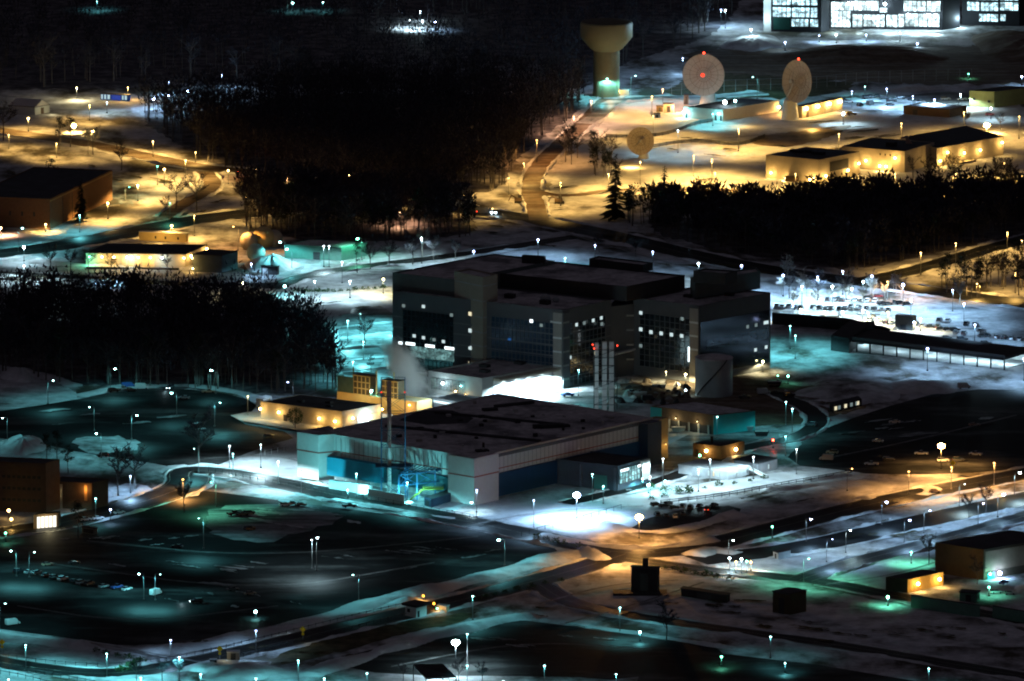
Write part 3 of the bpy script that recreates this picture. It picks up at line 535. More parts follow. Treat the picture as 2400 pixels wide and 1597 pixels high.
# ploughed remnants and bare spots that break up lots and snow fields
REM = FF([(0, 1230), (440, 1120), (700, 1165), (1100, 1215), (1310, 1262), (1000, 1340), (700, 1420), (310, 1485), (0, 1440)])
def blotch(x, y, rx, ry, m, nm):
    n = 9; ph = R.uniform(0, 6); pts = [(x+rx*math.cos(6.283*i/n)*(1+.35*math.sin(2*6.283*i/n+ph)+R.uniform(-.25, .25)), y+ry*math.sin(6.283*i/n)*(1+R.uniform(-.3, .3))+rx*math.cos(6.283*i/n)*TILT[0]) for i in range(n)]
    sheet(nm, pts, m, 0, 1, rag=.4)
TILT = [0.0]
for x, y, n, rx, ry, tl, m, nm in ((640, 1190, 9, 28, 2.2, .14, CLEANSNOW, 'snow_patch'), (800, 1215, 7, 26, 1.8, .14, CLEANSNOW, 'snow_patch'), (300, 1260, 8, 20, 1.2, -.1, ICY, 'ice_patch'), (500, 1330, 9, 30, 1.6, .12, ICY, 'ice_patch'), (900, 1290, 8, 30, 1.6, .12, ICY, 'ice_patch'), (600, 1395, 6, 25, 1.4, .2, ICY, 'ice_patch'), (1150, 1320, 6, 24, 1.4, -.2, ICY, 'ice_patch'), (2150, 1010, 10, 32, 1.8, -.12, ICY, 'ice_patch'), (1250, 1500, 8, 30, 1.8, .1, ICY, 'ice_patch'), (300, 985, 8, 26, 1.6, -.1, ICY, 'ice_patch'),
  (1900, 735, 10, 16, 1.8, .1, CLEANSNOW, 'snow_patch'), (2080, 780, 9, 22, 2, .1, CLEANSNOW, 'snow_patch'), (2260, 820, 9, 26, 2, .1, CLEANSNOW, 'snow_patch'), (2050, 228, 10, 20, 2, 0, CLEANSNOW, 'snow_patch'), (1600, 1180, 5, 14, 2, -.1, CLEANSNOW, 'snow_patch'),
  (1300, 1420, 7, 22, 1.6, .1, GRASS, 'bare_grass'), (1700, 1420, 9, 30, 1.6, .05, GRASS, 'bare_grass'), (1950, 1480, 10, 36, 1.8, .1, GRASS, 'bare_grass'), (2200, 1480, 6, 30, 1.6, .1, GRASS, 'bare_grass'), (300, 420, 8, 20, 1.6, .15, GRASS, 'bare_grass'), (120, 400, 6, 26, 2, .15, GRASS, 'bare_grass'), (420, 470, 6, 18, 1.6, -.2, GRASS, 'bare_grass'), (1400, 560, 10, 40, 1.6, .1, GRASS, 'bare_grass'), (1700, 640, 8, 40, 1.6, .1, GRASS, 'bare_grass'), (760, 730, 6, 24, 1.6, -.1, GRASS, 'bare_grass'), (1500, 470, 9, 26, 1.4, -.1, GRASS, 'bare_grass'), (1650, 350, 8, 26, 1.4, .1, GRASS, 'bare_grass'), (2000, 320, 10, 40, 1.6, -.1, GRASS, 'bare_grass'), (1850, 1180, 8, 30, 1.2, -.2, GRASS, 'bare_grass'), (2100, 1260, 8, 30, 1.2, -.2, GRASS, 'bare_grass'), (150, 670, 10, 36, 1.6, .05, GRASS, 'bare_grass'), (700, 1540, 8, 24, 1.6, -.1, GRASS, 'bare_grass'), (1750, 905, 10, 26, 2, .1, EARTH, 'bare_earth'), (1950, 930, 6, 26, 1.6, .1, EARTH, 'bare_earth')):
    TILT[0] = tl
    for k in range(n): blotch(x+R.gauss(0, 1)*95, y+R.gauss(0, 1)*14+tl*30, rx*R.uniform(.4, 1.3), ry*R.uniform(.5, 1.5), m, nm)
for pts, w_ in (([(1240, 1395), (1400, 1350), (1560, 1340)], .8), ([(1300, 1440), (1450, 1400), (1620, 1345)], .8), ([(470, 1060), (640, 1050), (760, 1090)], .6), ([(1100, 1210), (1250, 1180), (1480, 1170)], .6), ([(120, 1470), (300, 1500), (520, 1540)], .7), ([(1900, 1350), (2050, 1330), (2150, 1300)], .6), ([(1440, 320), (1600, 330), (1900, 300)], .8), ([(1300, 540), (1500, 600), (1700, 650)], .7), ([(200, 1250), (600, 1290), (1100, 1240)], .5), ([(100, 1300), (600, 1370), (1000, 1300)], .5), ([(40, 1400), (300, 1440), (640, 1400)], .5), ([(1900, 1060), (2100, 1020), (2340, 960)], .6), ([(900, 1540), (1200, 1480), (1500, 1500)], .5)):
    for off in (0, 1.7): road('tyre_track', [(x, y+off) for x, y in FF(pts)], w_, m=TRACK, lines=False)
# ------------------------------------------------------------------ buildings
class Bd:
    def __init__(s, name, label, cat, A, B, C, by, wall, roof=None, par=0.9, group=None, roofname='roof', base=0.0, H=None, parent=None, wallname='wall'):
        gB = G(B[0], by, base)
        if H is None: H = HT(B[0], by, B[1])+0 if base == 0 else None
        if base: # find the height at which the point above gB shows at B[1]
            u = (B[0]-1200)/1200*KF; v = (798.5-B[1])/1200*KF; d = FW+Vector((1, 0, 0))*u+UP*v; H = CP.z+d.z*((gB.y-CP.y)/d.y)
        a = G(A[0], A[1], H); b = G(B[0], B[1], H); c = G(C[0], C[1], H)
        s.a, s.b, s.c, s.d = [Vector((p.x, p.y, 0)) for p in (a, b, c, a+c-b)]
        s.H = H; s.z0 = base
        s.t = parent if parent is not None else thing(name, label, cat, (s.b.x, s.b.y, base), group)
        P = [s.a, s.b, s.c, s.d]
        s.wallo = MB().prism([(p.x, p.y) for p in P], base, H-.02).build(wallname, wall, s.t)
        ctr = (s.a+s.b+s.c+s.d)/4; s.ctr = ctr
        def inset(k): return [ (p+(ctr-p).normalized()*k*1.4) for p in P]
        if par:
            I = inset(.35); mb = MB()
            for i in range(4):
                q = [P[i], P[(i+1) % 4], I[(i+1) % 4], I[i]]; mb.prism([(p.x, p.y) for p in q], H-.02, H+par)
            mb.build('parapet', wall, s.t)
        I = inset(.36) if par else inset(-.25)
        s.roof = MB().prism([(p.x, p.y) for p in I], H-.015, H+.22, bottom=not par).build(roofname, roof or SROOF, s.t)
    def ax(s, side):
        p, q = [(s.a, s.b), (s.b, s.c)][side]; return p, q, (q-p).length
    def n(s, side):
        p, q, L = s.ax(side); d = (q-p).normalized(); n = Vector((d.y, -d.x, 0))
        return n if n.dot(p-s.ctr) > 0 else -n
    def pt(s, side, u, v, off=0):
        p, q, L = s.ax(side); r = p.lerp(q, u)+s.n(side)*off; r.z = s.z0+(s.H-s.z0)*v; return r
    def panel(s, name, side, u0, u1, v0, v1, m, off=.0, th=.12, label=None, parent=None):
        vs = []
        for o in (off, off+th): vs += [s.pt(side, u, v, o) for u, v in ((u0, v0), (u1, v0), (u1, v1), (u0, v1))]
        return MB().add(vs, [(4, 5, 6, 7), (0, 3, 2, 1), (0, 1, 5, 4), (1, 2, 6, 5), (2, 3, 7, 6), (3, 0, 4, 7)]).build(name, m, s.t if parent is None else parent, label=label)
    def grid(s, side, u0, u1, v0, v1, nx, ny, m=MULL, g=GLASS, off=.05, wd=.14, name='glass_wall'):
        gp = s.panel(name, side, u0, u1, v0, v1, g, off, .1)
        mb = MB(); p, q, L = s.ax(side); hh = s.H-s.z0
        for i in range(nx+1):
            u = u0+(u1-u0)*i/nx; mb.bar(s.pt(side, u, v0, off+.16), s.pt(side, u, v1, off+.16), wd/2*1.3, n=4)
        for j in range(ny+1):
            v = v0+(v1-v0)*j/ny; mb.bar(s.pt(side, u0, v, off+.17), s.pt(side, u1, v, off+.17), wd/2, n=4)
        k = mb.build('mullions', m, s.t); return gp
    def win(s, side, u, v, w, h, m, off=.3, name='window'):
        p, q, L = s.ax(side); hh = s.H-s.z0
        return s.panel(name, side, u-w/2/L, u+w/2/L, v-h/2/hh, v+h/2/hh, m, off, .06)
    def lamp(s, side, u, v, c, P, es=30, r=.34, off=.5):
        p = s.pt(side, u, v, off)
        o = MB().box((p.x, p.y, p.z+.3), (.6, .6, .18)).bar(s.pt(side, u, v, 0)+Vector((0, 0, .3)), p+Vector((0, 0, .3)), .06).build('wall_lamp', DSTEEL, s.t)
        b = MB().ball((p.x-s.t.location.x, p.y-s.t.location.y, p.z-s.t.location.z), r, 8, 6).build('bulb', BULB(c, es), o)
        q = s.pt(side, u, v, off+1.6)-Vector((0, 0, .5)); light('wall_light', q, c, P*(.45 if c in 'soy' else .8), s.t, r=.2)
    def band(s, side, u0, u1, v, m, h=.5, name='stripe'):
        k = h/(s.H-s.z0)/2; return s.panel(name, side, u0, u1, v-k, v+k, m, .02, .06)
    def roofbox(s, pos, sz, h=1.6, m=DARKW, name='roof_unit', rz=None):
        """pos: fractions across A->B and B->C"""
        i, j = pos; p = s.a+(s.b-s.a)*i+(s.c-s.b)*j; d = s.b-s.a
        return MB().box((p.x, p.y, s.H+.2+h/2), (sz[0], sz[1], h), math.atan2(d.y, d.x)).build(name, m, s.t)
def ux(P, Q, x): return (x-P[0])/(Q[0]-P[0])
LIT = roomlit('lit_room', (0.75, 0.92, 0.95), 1.1, 0.8); LITW = emit('lit_window_cool', (0.72, 0.9, 0.92), 0.85); LITD = emit('lit_window_dim', (0.45, 0.6, 0.6), 0.35)
LITY = emit('lit_window_warm', (1.0, 0.9, 0.6), 0.9); LITB = emit('lit_window_bright', (0.85, 0.97, 1.0), 2.5); LITBLUE = emit('lit_window_blue', (0.03, 0.2, 0.7), 0.5)
# --- office block
A, B, C = (920, 687), (1318, 732), (1432, 708); BY = 912
o = Bd('office_building', 'huge dark glass and precast office block with scattered lit windows', 'building', A, B, C, BY, GREYP)
ob = o; root = o.t
def U0(x): return ux(A, B, x)
def U1(x): return ux(B, C, x)
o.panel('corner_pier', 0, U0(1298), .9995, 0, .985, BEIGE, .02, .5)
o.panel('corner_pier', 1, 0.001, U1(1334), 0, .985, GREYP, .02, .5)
o.grid(0, U0(1153), U0(1298), .02, .845, 15, 11, g=BGLASS, wd=.2)
o.grid(0, U0(945), U0(1064), .02, .80, 12, 11, m=DSTEEL, wd=.2)
o.grid(1, U1(1334), U1(1418), .02, .84, 9, 11, wd=.2)
for v in (.86, .66, .48, .30, .12):
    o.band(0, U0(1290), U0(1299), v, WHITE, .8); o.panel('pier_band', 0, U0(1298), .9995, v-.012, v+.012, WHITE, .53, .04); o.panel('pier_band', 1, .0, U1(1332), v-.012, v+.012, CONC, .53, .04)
for x, v, m in ((947, .85, LITD), (994, .87, LITW), (1060, .80, LITD), (972, .47, LITW), (994, .46, LITW), (1019, .45, LITD), (1041, .44, LITW), (1247, .84, LITB), (1270, .80, LITD)): o.win(0, U0(x), v, 1.5, 1.3, m)
for x0, x1, v in ((935, 944, .355), (952, 974, .36), (998, 1020, .36), (1044, 1066, .36)): o.panel('lit_ceiling_strip', 0, U0(x0), U0(x1), v-.018, v+.018, LITB, .3, .06)
o.panel('lit_lobby', 0, U0(964), U0(1066), .19, .335, roomlit('lobby_lit', (0.3, 0.62, 0.62), .32, .6), .29, .05)
for x, v, m in ((1350, .80, LITW), (1368, .80, LITD), (1389, .81, LITW), (1408, .82, LITW), (1409, .74, LITD), (1335, .39, LITW), (1395, .38, LITY)): o.win(1, U1(x), v, 1.5, 1.4, m)
o.win(0, U0(1196), .57, 1.5, .9, LITBLUE)
FLB = mat('floor_band', (.17, .17, .18))
for v in (.70, .56, .42, .28, .14):
    for a_, b_ in ((920, 945), (1064, 1153), (1153, 1297)): o.panel('floor_band', 0, max(.001, U0(a_)), U0(b_), v-.008, v+.008, FLB, .24, .06)
    o.panel('floor_band', 1, U1(1335), U1(1430), v-.008, v+.008, FLB, .24, .06)
# recessed joint between the two wings and the right wing
A2, B2, C2 = (1484, 703), (1638, 722), (1806, 691)
o2 = Bd('', '', '', A2, B2, C2, 898, GREYP, parent=root)
V0 = lambda x: ux(A2, B2, x); V1 = lambda x: ux(B2, C2, x)
o2.grid(0, V0(1500), V0(1618), .13, .84, 10, 9, wd=.22); o2.panel('corner_pier', 0, V0(1618), .9995, 0, .985, BEIGE, .02, .5)
o2.panel('glass_wall', 1, .02, .98, .10, .80, GLASS, .05, .1)
for v in (.80, .62, .44): o2.panel('pier_band', 0, V0(1618), .9995, v-.013, v+.013, WHITE, .53, .04)
for x in (1503, 1527, 1551, 1575, 1599, 1623): o2.win(0, V0(x), .60+(.02 if x < 1510 else 0), 1.6, 1.5, LITW if x != 1551 else LITW)
for x, v, m in ((1503, .84, LITW), (1600, .83, LITD), (1503, .40, LITD), (1623, .42, LITB), (1623, .24, LITD)): o2.win(0, V0(x), v, 1.5, 1.4, m)
for x, v, m in ((1751, .63, LITD), (1771, .63, LITD), (1792, .64, LITW), (1797, .64, LITW), (1770, .30, LITW), (1795, .31, LITW)): o2.win(1, V1(x), v, 1.5, 1.4, m)
o2.panel('lit_slot', 0, V0(1615), V0(1618), .27, .47, LITB, .6, .1)
o2.panel('reflected_lights', 1, V1(1655), V1(1798), .42, .56, mat('clear_glass', (.02, .04, .05), .03, .1, 1, spec=1), .2, .04)
g1, g2 = G(1432, 891, 0), G(1484, 880, 0)
J = o.c; K2 = o2.a; dd = Vector((6, 40, 0))
jt = MB().prism([(J.x-2, J.y-1.0), (K2.x+2, K2.y+1.0), (K2.x+8, K2.y+45), (J.x+8, J.y+45)], 0, o.H-2.2).build('joint_wall', GREYP, root)
for kk in range(4):
    z = 8+kk*6.2; MB().bar((J.x+6.5, J.y+.2, z), (J.x+9.5, J.y+.3, z), .4, n=4).build('window', CONC, root)
MB().prism([(J.x+1, J.y-6), (K2.x-1, K2.y-5), (K2.x+2, K2.y+1.5), (J.x+2, J.y-.5)], 10.6, 11.2).build('canopy', WHITE, root)
# stair tower, rear wing, penthouses
tw = Bd('', '', '', (1065, 641), (1132, 655), (1166, 648), 893, mat('tower_precast', (0.30, 0.26, 0.21), .8, .08), parent=root, wallname='stair_tower')
for k, v in enumerate((.93, .78, .62, .47, .335, .195)):
    for s_ in (0, 1): tw.band(s_, .02, .98, v, CONC, .6)
for k, (v, m) in enumerate(((.74, LITY), (.575, LITW), (.405, LITW))): tw.win(0, .53, v-.105, 3.2, 1.6, m); 
tw.win(0, .50, .145, .9, 1.6, LITY); tw.win(0, .66, .14, .9, 1.6, LITY)
rw = Bd('', '', '', (920, 644), (1065, 661), (1300, 616), 876, mat('dark_precast', (.10, .13, .13), .8, .1), parent=root, wallname='rear_wing')
HR = o.H+.25
def rb(a, b, c, by, m=DARKW, r=None, nm='penthouse', base=None): return Bd('', '', '', a, b, c, by, m, roof=r, parent=root, base=base or HR, wallname=nm)
def onroof(x, y, z): return y
rb((1166, 645), (1468, 677), (1605, 650), 707, r=SROOF)
pz = HR+5.6
rb((1381, 611), (1508, 626), (1530, 620), 639, base=pz, nm='machine_room'); rb((1223, 604), (1275, 607), (1279, 605), 620, base=pz+1, nm='machine_room')
rb((1618, 655), (1628, 664), (1782, 641), 700, m=mat('dark_precast', (.1, .13, .13)), nm='rear_block'); rb((1625, 640), (1700, 646), (1728, 640), 668, base=pz+2, nm='machine_room')
for i, j in ((.2, .3), (.55, .5), (.8, .35), (.35, .7)): o.roofbox((i, j), (4, 3), 1.8)
for i, j in ((.4, .4), (.7, .7)): o2.roofbox((i, j), (3.5, 2.5), 1.2)
def dome(x, y, rr, z, nm='roof_dome'): p = G(x, y, z); MB().ball((p.x, p.y, z), rr, 12, 8, .9).build(nm, TANKM, root, True)
dome(1278, 700, 2.2, o.H+1.5); dome(1303, 703, 1.4, o.H+1.2)
# --- white and blue data hall
A, B, C = (745, 1017), (1113, 1076), (1530, 983); BY = 1178
D = Bd('data_hall', 'long low white building with red stripe and blue panels', 'building', A, B, C, BY, WHITEW, roof=SROOF, par=.7)
dh = D
def W0(x): return ux(A, B, x)
def W1(x): return ux(B, C, x)
def tower(nm, pts, z1, stripe=True):
    MB().prism([(p.x, p.y) for p in pts], 0, z1).build(nm, WHITEW, D.t); c = sum(pts, Vector())/len(pts)
    q = [c+(p-c)*1.006+(p-c).normalized()*.08 for p in pts]; MB().prism([(p.x, p.y) for p in q], D.H*.63, D.H*.66).build('stripe', REDST, D.t)
    q = [c+(p-c)*.95 for p in pts]; MB().prism([(p.x, p.y) for p in q], z1-.01, z1+.15).build('roof', SROOF, D.t)
def flat(p): return Vector((p.x, p.y, 0))
tower('corner_tower', [flat(D.pt(0, W0(719), 0, 0)), flat(D.pt(0, W0(719), 0, 6)), flat(D.pt(0, W0(770), 0, 6)), flat(D.pt(0, W0(784), 0, .02)), flat(D.pt(0, W0(784), 0, -4)), flat(D.pt(0, W0(725), 0, -12))], D.H+.9)
n0, n1 = D.n(0), D.n(1); cb = D.b
tower('corner_tower', [flat(D.pt(0, W0(1068), 0, -2)), flat(D.pt(0, W0(1068), 0, 4.5)), cb+n0*4.5+n1*3.5, flat(D.pt(1, W1(1152), 0, 3.5)), flat(D.pt(1, W1(1152), 0, -2)), cb-n0*2-n1*2], D.H+1.1)
for x, y in ((736, 1148), (850, 1163), (960, 1186), (1060, 1200)):  # added wall washers that brighten the hall's long facade
    g_ = G(x, y); t_ = thing('added_floodlight', 'small added floodlight washing the white hall, %s from the left' % {736: 'first', 850: 'second', 960: 'third', 1060: 'fourth'}[x], 'floodlight', (g_.x, g_.y, 0)); MB().box((g_.x, g_.y, .4), (.9, .5, .6)).build('housing', DSTEEL, t_); MB().box((g_.x, g_.y+.27, .45), (.7, .06, .4)).build('lens', BULB('c', 14), t_)
    tg = Vector(D.pt(0, ux(A, B, x), .5, 0)); dv = tg-(g_+Vector((0, .6, .9))); lo_ = light('floodlight_beam', g_+Vector((0, .8, .9)), 'c', 42000 if x < 1000 else 9000, t_, True, r=.3, size=95)
    lo_.data.use_nodes = False; lo_.rotation_euler = dv.to_track_quat('-Z', 'Y').to_euler()
D.band(0, W0(772), W0(1067), .66, REDST, .5)
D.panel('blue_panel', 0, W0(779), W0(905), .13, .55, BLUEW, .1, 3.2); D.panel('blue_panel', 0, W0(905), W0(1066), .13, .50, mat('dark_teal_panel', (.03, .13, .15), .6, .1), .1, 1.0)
for i in range(9): D.panel('loading_door', 0, W0(790+i*30), W0(810+i*30), .0, .11, mat('pale_door', (.45, .5, .5), .6, .1), .05, .2)
for x in (800, 905, 925, 950, 974, 1004, 1035): D.panel('downpipe', 0, W0(x), W0(x)+.003, .5, .95, STEEL, .02, .25)
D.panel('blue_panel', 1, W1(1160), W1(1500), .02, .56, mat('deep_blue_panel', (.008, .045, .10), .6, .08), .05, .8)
D.band(1, W1(1160), W1(1525), .66, REDST, .4)
D.panel('end_tower', 1, W1(1495), .995, .0, 1.0, NAVY, .0, 5)
D.panel('cornice', 1, W1(1158), W1(1495), .93, 1.0, GREYP, .05, .5)
# end tower at the right corner, gold light put into its wall colour
E = Bd('', '', '', (1500, 990), (1528, 993), (1566, 984), 1083, mat('gold_lit_panel', (.40, .31, .19), .7, .08), parent=D.t, wallname='end_tower')
E.lamp(1, .8, .38, 's', 700, 8, .15)
def seam(x0, y0, x1, y1, wd=1.2, h=.7, nm='roof_pipe', m=DROOF):
    a = G(x0, y0, D.H+.3); b = G(x1, y1, D.H+.3); a.z = b.z = D.H+.25
    mid = (a+b)/2; d = b-a; MB().box((mid.x, mid.y, D.H+.2+h/2), (d.length, wd, h), math.atan2(d.y, d.x)).build(nm, m, D.t)
seam(905, 1000, 1265, 1035, 2.2, .8); seam(1020, 968, 1330, 998, 1.5, .8); seam(1130, 975, 1210, 990, 1.0, .6); seam(1160, 955, 1250, 945, 2, 1)
for x, y, a_, b_, h in ((1290, 1002, 9, 3.5, 1.5), (1258, 1004, 3, 2, 1.6), (1213, 991, 2, 2, 1.4), (1130, 1058, 5, 3, .8), (1133, 1050, .8, .8, 2.2), (985, 1006, 3, 3, .8), (1320, 1000, 5, 3, .9), (1148, 962, 6, 3, 1)):
    p = G(x, y, D.H+.3); MB().box((p.x, p.y, D.H+.2+h/2), (a_, b_, h), .3).build('roof_unit', DARKW, D.t)
for sd, n_ in ((0, 34), (1, 44)):
    mb = MB(); Lx = D.t.location
    for k in range(1, n_): mb.bar(D.pt(sd, k/n_, .56 if sd == 0 else .57, .03), D.pt(sd, k/n_, .99, .03), .07, n=4)
    mb.build('panel_joints', GREYP, D.t)
for k in range(34):
    p = D.a+(D.b-D.a)*R.uniform(.05, .95)+(D.c-D.b)*R.uniform(.05, .95); h = R.uniform(.5, 1.4); MB().box((p.x, p.y, D.H+.2+h/2), (R.uniform(.6, 2.4), R.uniform(.6, 2), h), .3).build('roof_vent', R.choice([DARKW, STEEL, CONC]), D.t)
sp = [G(x, y, D.H+.25) for x, y in ((935, 985), (985, 962), (1060, 962), (1110, 980), (1095, 992), (1000, 996))]
MB().prism([(p.x, p.y) for p in sp], D.H+.2, D.H+.26).build('bare_roof_patch', DROOF, D.t)
for i in range(60):
    x = R.uniform(900, 1480); y = R.uniform(960, 1050)
    p = G(x, y, D.H+.3); q = D.a; 
# annex with lit glazing
A, B, C = (1240, 1074), (1448, 1098), (1519, 1078)
X = Bd('', '', '', A, B, C, 1152, mat('annex_panel', (.07, .10, .13), .7, .1), parent=D.t, wallname='annex_wall', roof=DROOF)
X.grid(1, .05, .72, .30, .93, 7, 3, g=roomlit('annex_lit', (.35, .8, .85), .75, .5), m=DSTEEL, wd=.2, name='lit_glazing')
for u in (.12, .2, .28, .68): X.win(1, u, .86, 2.2, .9, LITB, .42)
X.panel('white_end_wall', 1, .74, 1.0, .2, 1.05, WHITEW, .0, 1.0)
X.panel('teal_door', 0, ux(A, B, 1393), ux(A, B, 1423), .02, .62, mat('teal_door_paint', (.08, .35, .33), .6, .05), .05, .2)
for x in (1260, 1360, 1440): X.panel('pilaster', 0, ux(A, B, x), ux(A, B, x)+.02, 0, 1, mat('annex_panel2', (.12, .16, .2)), .02, .6)
o = Bd('pump_house', 'low dark navy flat shed at the front corner of the white and blue building', 'building', (994, 1166), (1010, 1172), (1082, 1150), 1190, NAVY, DROOF, .2)
o.panel('door', 0, .2, .7, 0, .8, DARKW, .02, .1)
def wallrun(label, pts, h, m, nm='retaining_wall', cat='wall', th=.5, cap=None):
    p = [G(x, y) for x, y in pts]; t = thing(nm, label, cat, (p[0].x, p[0].y, 0)); mb = MB(); mc = MB()
    for i in range(len(p)-1):
        d = (p[i+1]-p[i]); mid = (p[i]+p[i+1])/2
        mb.box((mid.x, mid.y, h/2), (d.length+.0, th, h), math.atan2(d.y, d.x)); mc.box((mid.x, mid.y, h+.12), (d.length+.1, th+.25, .24), math.atan2(d.y, d.x))
    mb.build('wall', m, t); mc.build('snow_cap' if cap is None else 'coping', cap or CLEANSNOW, t); return t
wallrun('pale low wall in front of the blue steel frame', [(863, 1170), (948, 1185)], 4.0, WHITEW); wallrun('white snow-topped wall under the bright blue panel', [(772, 1146), (872, 1160)], 3.4, WHITEW)
# --- blue steel canopy frame and stack tower
t = thing('steel_canopy', 'blue steel canopy frame with cross braces beside the white hall', 'frame', tuple(G(935, 1175)))
P0 = [G(x, y) for x, y in ((935, 1177), (1020, 1168), (1060, 1160), (975, 1150))]
cf = [P0[0], P0[0].lerp(P0[1], .5), P0[1], P0[2], P0[3], P0[3].lerp(P0[0], .5)]
for p in cf: MB().box((p.x, p.y, 5.5), (.55, .55, 11)).build('column', BSTEEL, t)
mb = MB()
for z in (6.5, 10.8):
    for i in range(6): a, b = cf[i], cf[(i+1) % 6]; mb.bar((a.x, a.y, z), (b.x, b.y, z), .28, n=4)
mb.build('beams', BSTEEL, t); mb = MB()
for i in range(6):
    a, b = cf[i], cf[(i+1) % 6]; mb.bar((a.x, a.y, 6.5), (b.x, b.y, 10.8), .14, n=4).bar((b.x, b.y, 6.5), (a.x, a.y, 10.8), .14, n=4)
mb.build('braces', BSTEEL, t); mb = MB()
for k in range(9):
    a = P0[0].lerp(P0[1], k/8); b = P0[3].lerp(P0[2], k/8); mb.bar((a.x, a.y, 11.3), (b.x, b.y, 11.3), .2, n=4)
mb.build('roof_beams', mat('dark_blue_steel', (.03, .10, .18)), t)
light('frame_light', G(985, 1168)+Vector((0, 0, 4.5)), 'c', 1300, t)
t = thing('steel_stairs', 'yellow-green platform with stairs inside the blue frame', 'stairs', tuple(G(1010, 1168)))
p = G(1015, 1170); MB().box((p.x, p.y, 4.2), (8, 4, .3)).build('platform', YSTEEL, t)
mb = MB()
for k in range(9): mb.bar((p.x-4+k, p.y-2, 4.3), (p.x-4+k, p.y-2, 5.4), .06, n=4)
mb.bar((p.x-4, p.y-2, 5.4), (p.x+4, p.y-2, 5.4), .08, n=4).bar((p.x-4, p.y-2, 4.9), (p.x+4, p.y-2, 4.9), .06, n=4); mb.build('railing', YSTEEL, t)
MB().bar((p.x-4, p.y-2, 4.2), (p.x-9, p.y-3, 0.2), .35, n=4).build('stair_flight', YSTEEL, t)
t = thing('lattice_stack', 'tall slim blue lattice stack tower holding a pipe in front of the white hall', 'stack', tuple(G(922, 1165)))
p = G(922, 1165); hh = HT(922, 1165, 888); legs = [(-4.6, -2), (4.6, -2), (4.6, 3), (-4.6, 3)]
for a, b in legs: MB().bar((p.x+a*1.02, p.y+b, 0), (p.x+a, p.y+b, hh), .26, .2, 6).build('leg', BSTEEL, t)
mb = MB(); lv = [hh*k/7 for k in range(8)]
for k in range(1, 8):
    for i in range(4):
        a, b = legs[i], legs[(i+1) % 4]; mb.bar((p.x+a[0], p.y+a[1], lv[k]), (p.x+b[0], p.y+b[1], lv[k]), .11, n=4)
        if k in (1, 2, 4, 6): mb.bar((p.x+a[0], p.y+a[1], lv[k-1]), (p.x+b[0], p.y+b[1], lv[k]), .08, n=4).bar((p.x+b[0], p.y+b[1], lv[k-1]), (p.x+a[0], p.y+a[1], lv[k]), .08, n=4)
mb.build('lattice', mat('dark_blue_steel', (.03, .1, .18)), t)
MB().bar((p.x-1.6, p.y, 1), (p.x-1.6, p.y, hh-1), .85, .8, 14).build('flue_pipe', STACKM, t, True)
for a in (-4.6, 4.6): MB().ball((p.x+a, p.y-2, hh-5), .3, 8, 6).build('warning_light', BULB('r', 3), t)
MB().box((p.x, p.y, 12.5), (14, 7, .4)).build('platform', mat('dark_blue_steel', (.03, .1, .18)), t)
t = thing('exhaust_stack', 'tall trio of pale exhaust flues in a lattice before the office block', 'stack', tuple(G(1415, 966)))
p = G(1415, 966); hh = HT(1415, 966, 801)
for i, dx in enumerate((-2.9, .3, 3.1)): MB().box((p.x+dx, p.y, hh/2), (1.5 if i == 0 else 1.9, 2, hh-(1 if i == 0 else 0))).build('flue', STACKM, t)
mb = MB()
for k in range(1, 9):
    z = hh*k/9; mb.bar((p.x-4, p.y-1.3, z), (p.x+4.3, p.y-1.3, z), .12, n=4)
    if k % 2: mb.bar((p.x-4, p.y-1.25, z), (p.x+4.3, p.y-1.25, z+hh/9), .1, n=4)
for dx in (-4, 4.3): mb.bar((p.x+dx, p.y-1.3, 0), (p.x+dx, p.y-1.3, hh), .14, n=4)
mb.build('lattice', DSTEEL, t)
q = G(1446, 960); hq = HT(1446, 960, 803); MB().bar((q.x, q.y, 0), (q.x, q.y, hq), .2, .12, 6).build('guy_mast', DSTEEL, t)
for xx, zz in ((p.x-4.6, hh-1), (p.x-4, hh-2.6), (q.x, hq)): MB().ball((xx, p.y-1.6, zz), .28, 8, 6).build('warning_light', BULB('r', 6), t)
light('stack_fill_light', (p.x-14, p.y-16, 12), 'w', 5000, t)  # added fill light for the flues, no fitting of its own
# --- other buildings of the middle
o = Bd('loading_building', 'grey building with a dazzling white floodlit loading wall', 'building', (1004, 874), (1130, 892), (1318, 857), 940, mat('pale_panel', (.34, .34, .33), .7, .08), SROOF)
A, B, C = (1004, 874), (1130, 892), (1318, 857)
o.grid(0, .05, .68, .25, .80, 14, 5, g=roomlit('dock_window_lit', (.45, .75, .7), .16, .6), name='window_wall')
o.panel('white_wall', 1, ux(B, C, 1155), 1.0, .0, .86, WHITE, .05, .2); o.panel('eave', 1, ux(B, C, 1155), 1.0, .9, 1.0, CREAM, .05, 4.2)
for i in range(5): o.panel('dock_door', 1, .22+i*.12, .29+i*.12, .0, .34, mat('pale_door', (.45, .5, .5)), .26, .1)
for u in (.25, .42, .58, .74, .9): 
    p = o.pt(1, u, .70, 3.2); light('dock_light', p, 'w' if u < .9 else 'y', 34000, o.t, True, r=.3, size=168)
    q = o.pt(1, u, .88, 1.0); MB().box(tuple(q), (1.4, .8, .3)).build('dock_lamp', BULB('w', 30), o.t)
o.lamp(0, .30, .62, 'w', 2500, 40, .5, 1.2); o.lamp(0, .52, .30, 's', 900); o.lamp(0, .70, .2, 's', 900); o.lamp(0, .62, .6, 'c', 900, 20, .3)
for i, j in ((.3, .5), (.6, .3), (.5, .8)): o.roofbox((i, j), (4, 3), 1.2)
o = Bd('service_building', 'small grey flat building tucked behind the white hall roof', 'building', (1017, 938), (1112, 955), (1165, 943), 985, GREYP, DROOF)
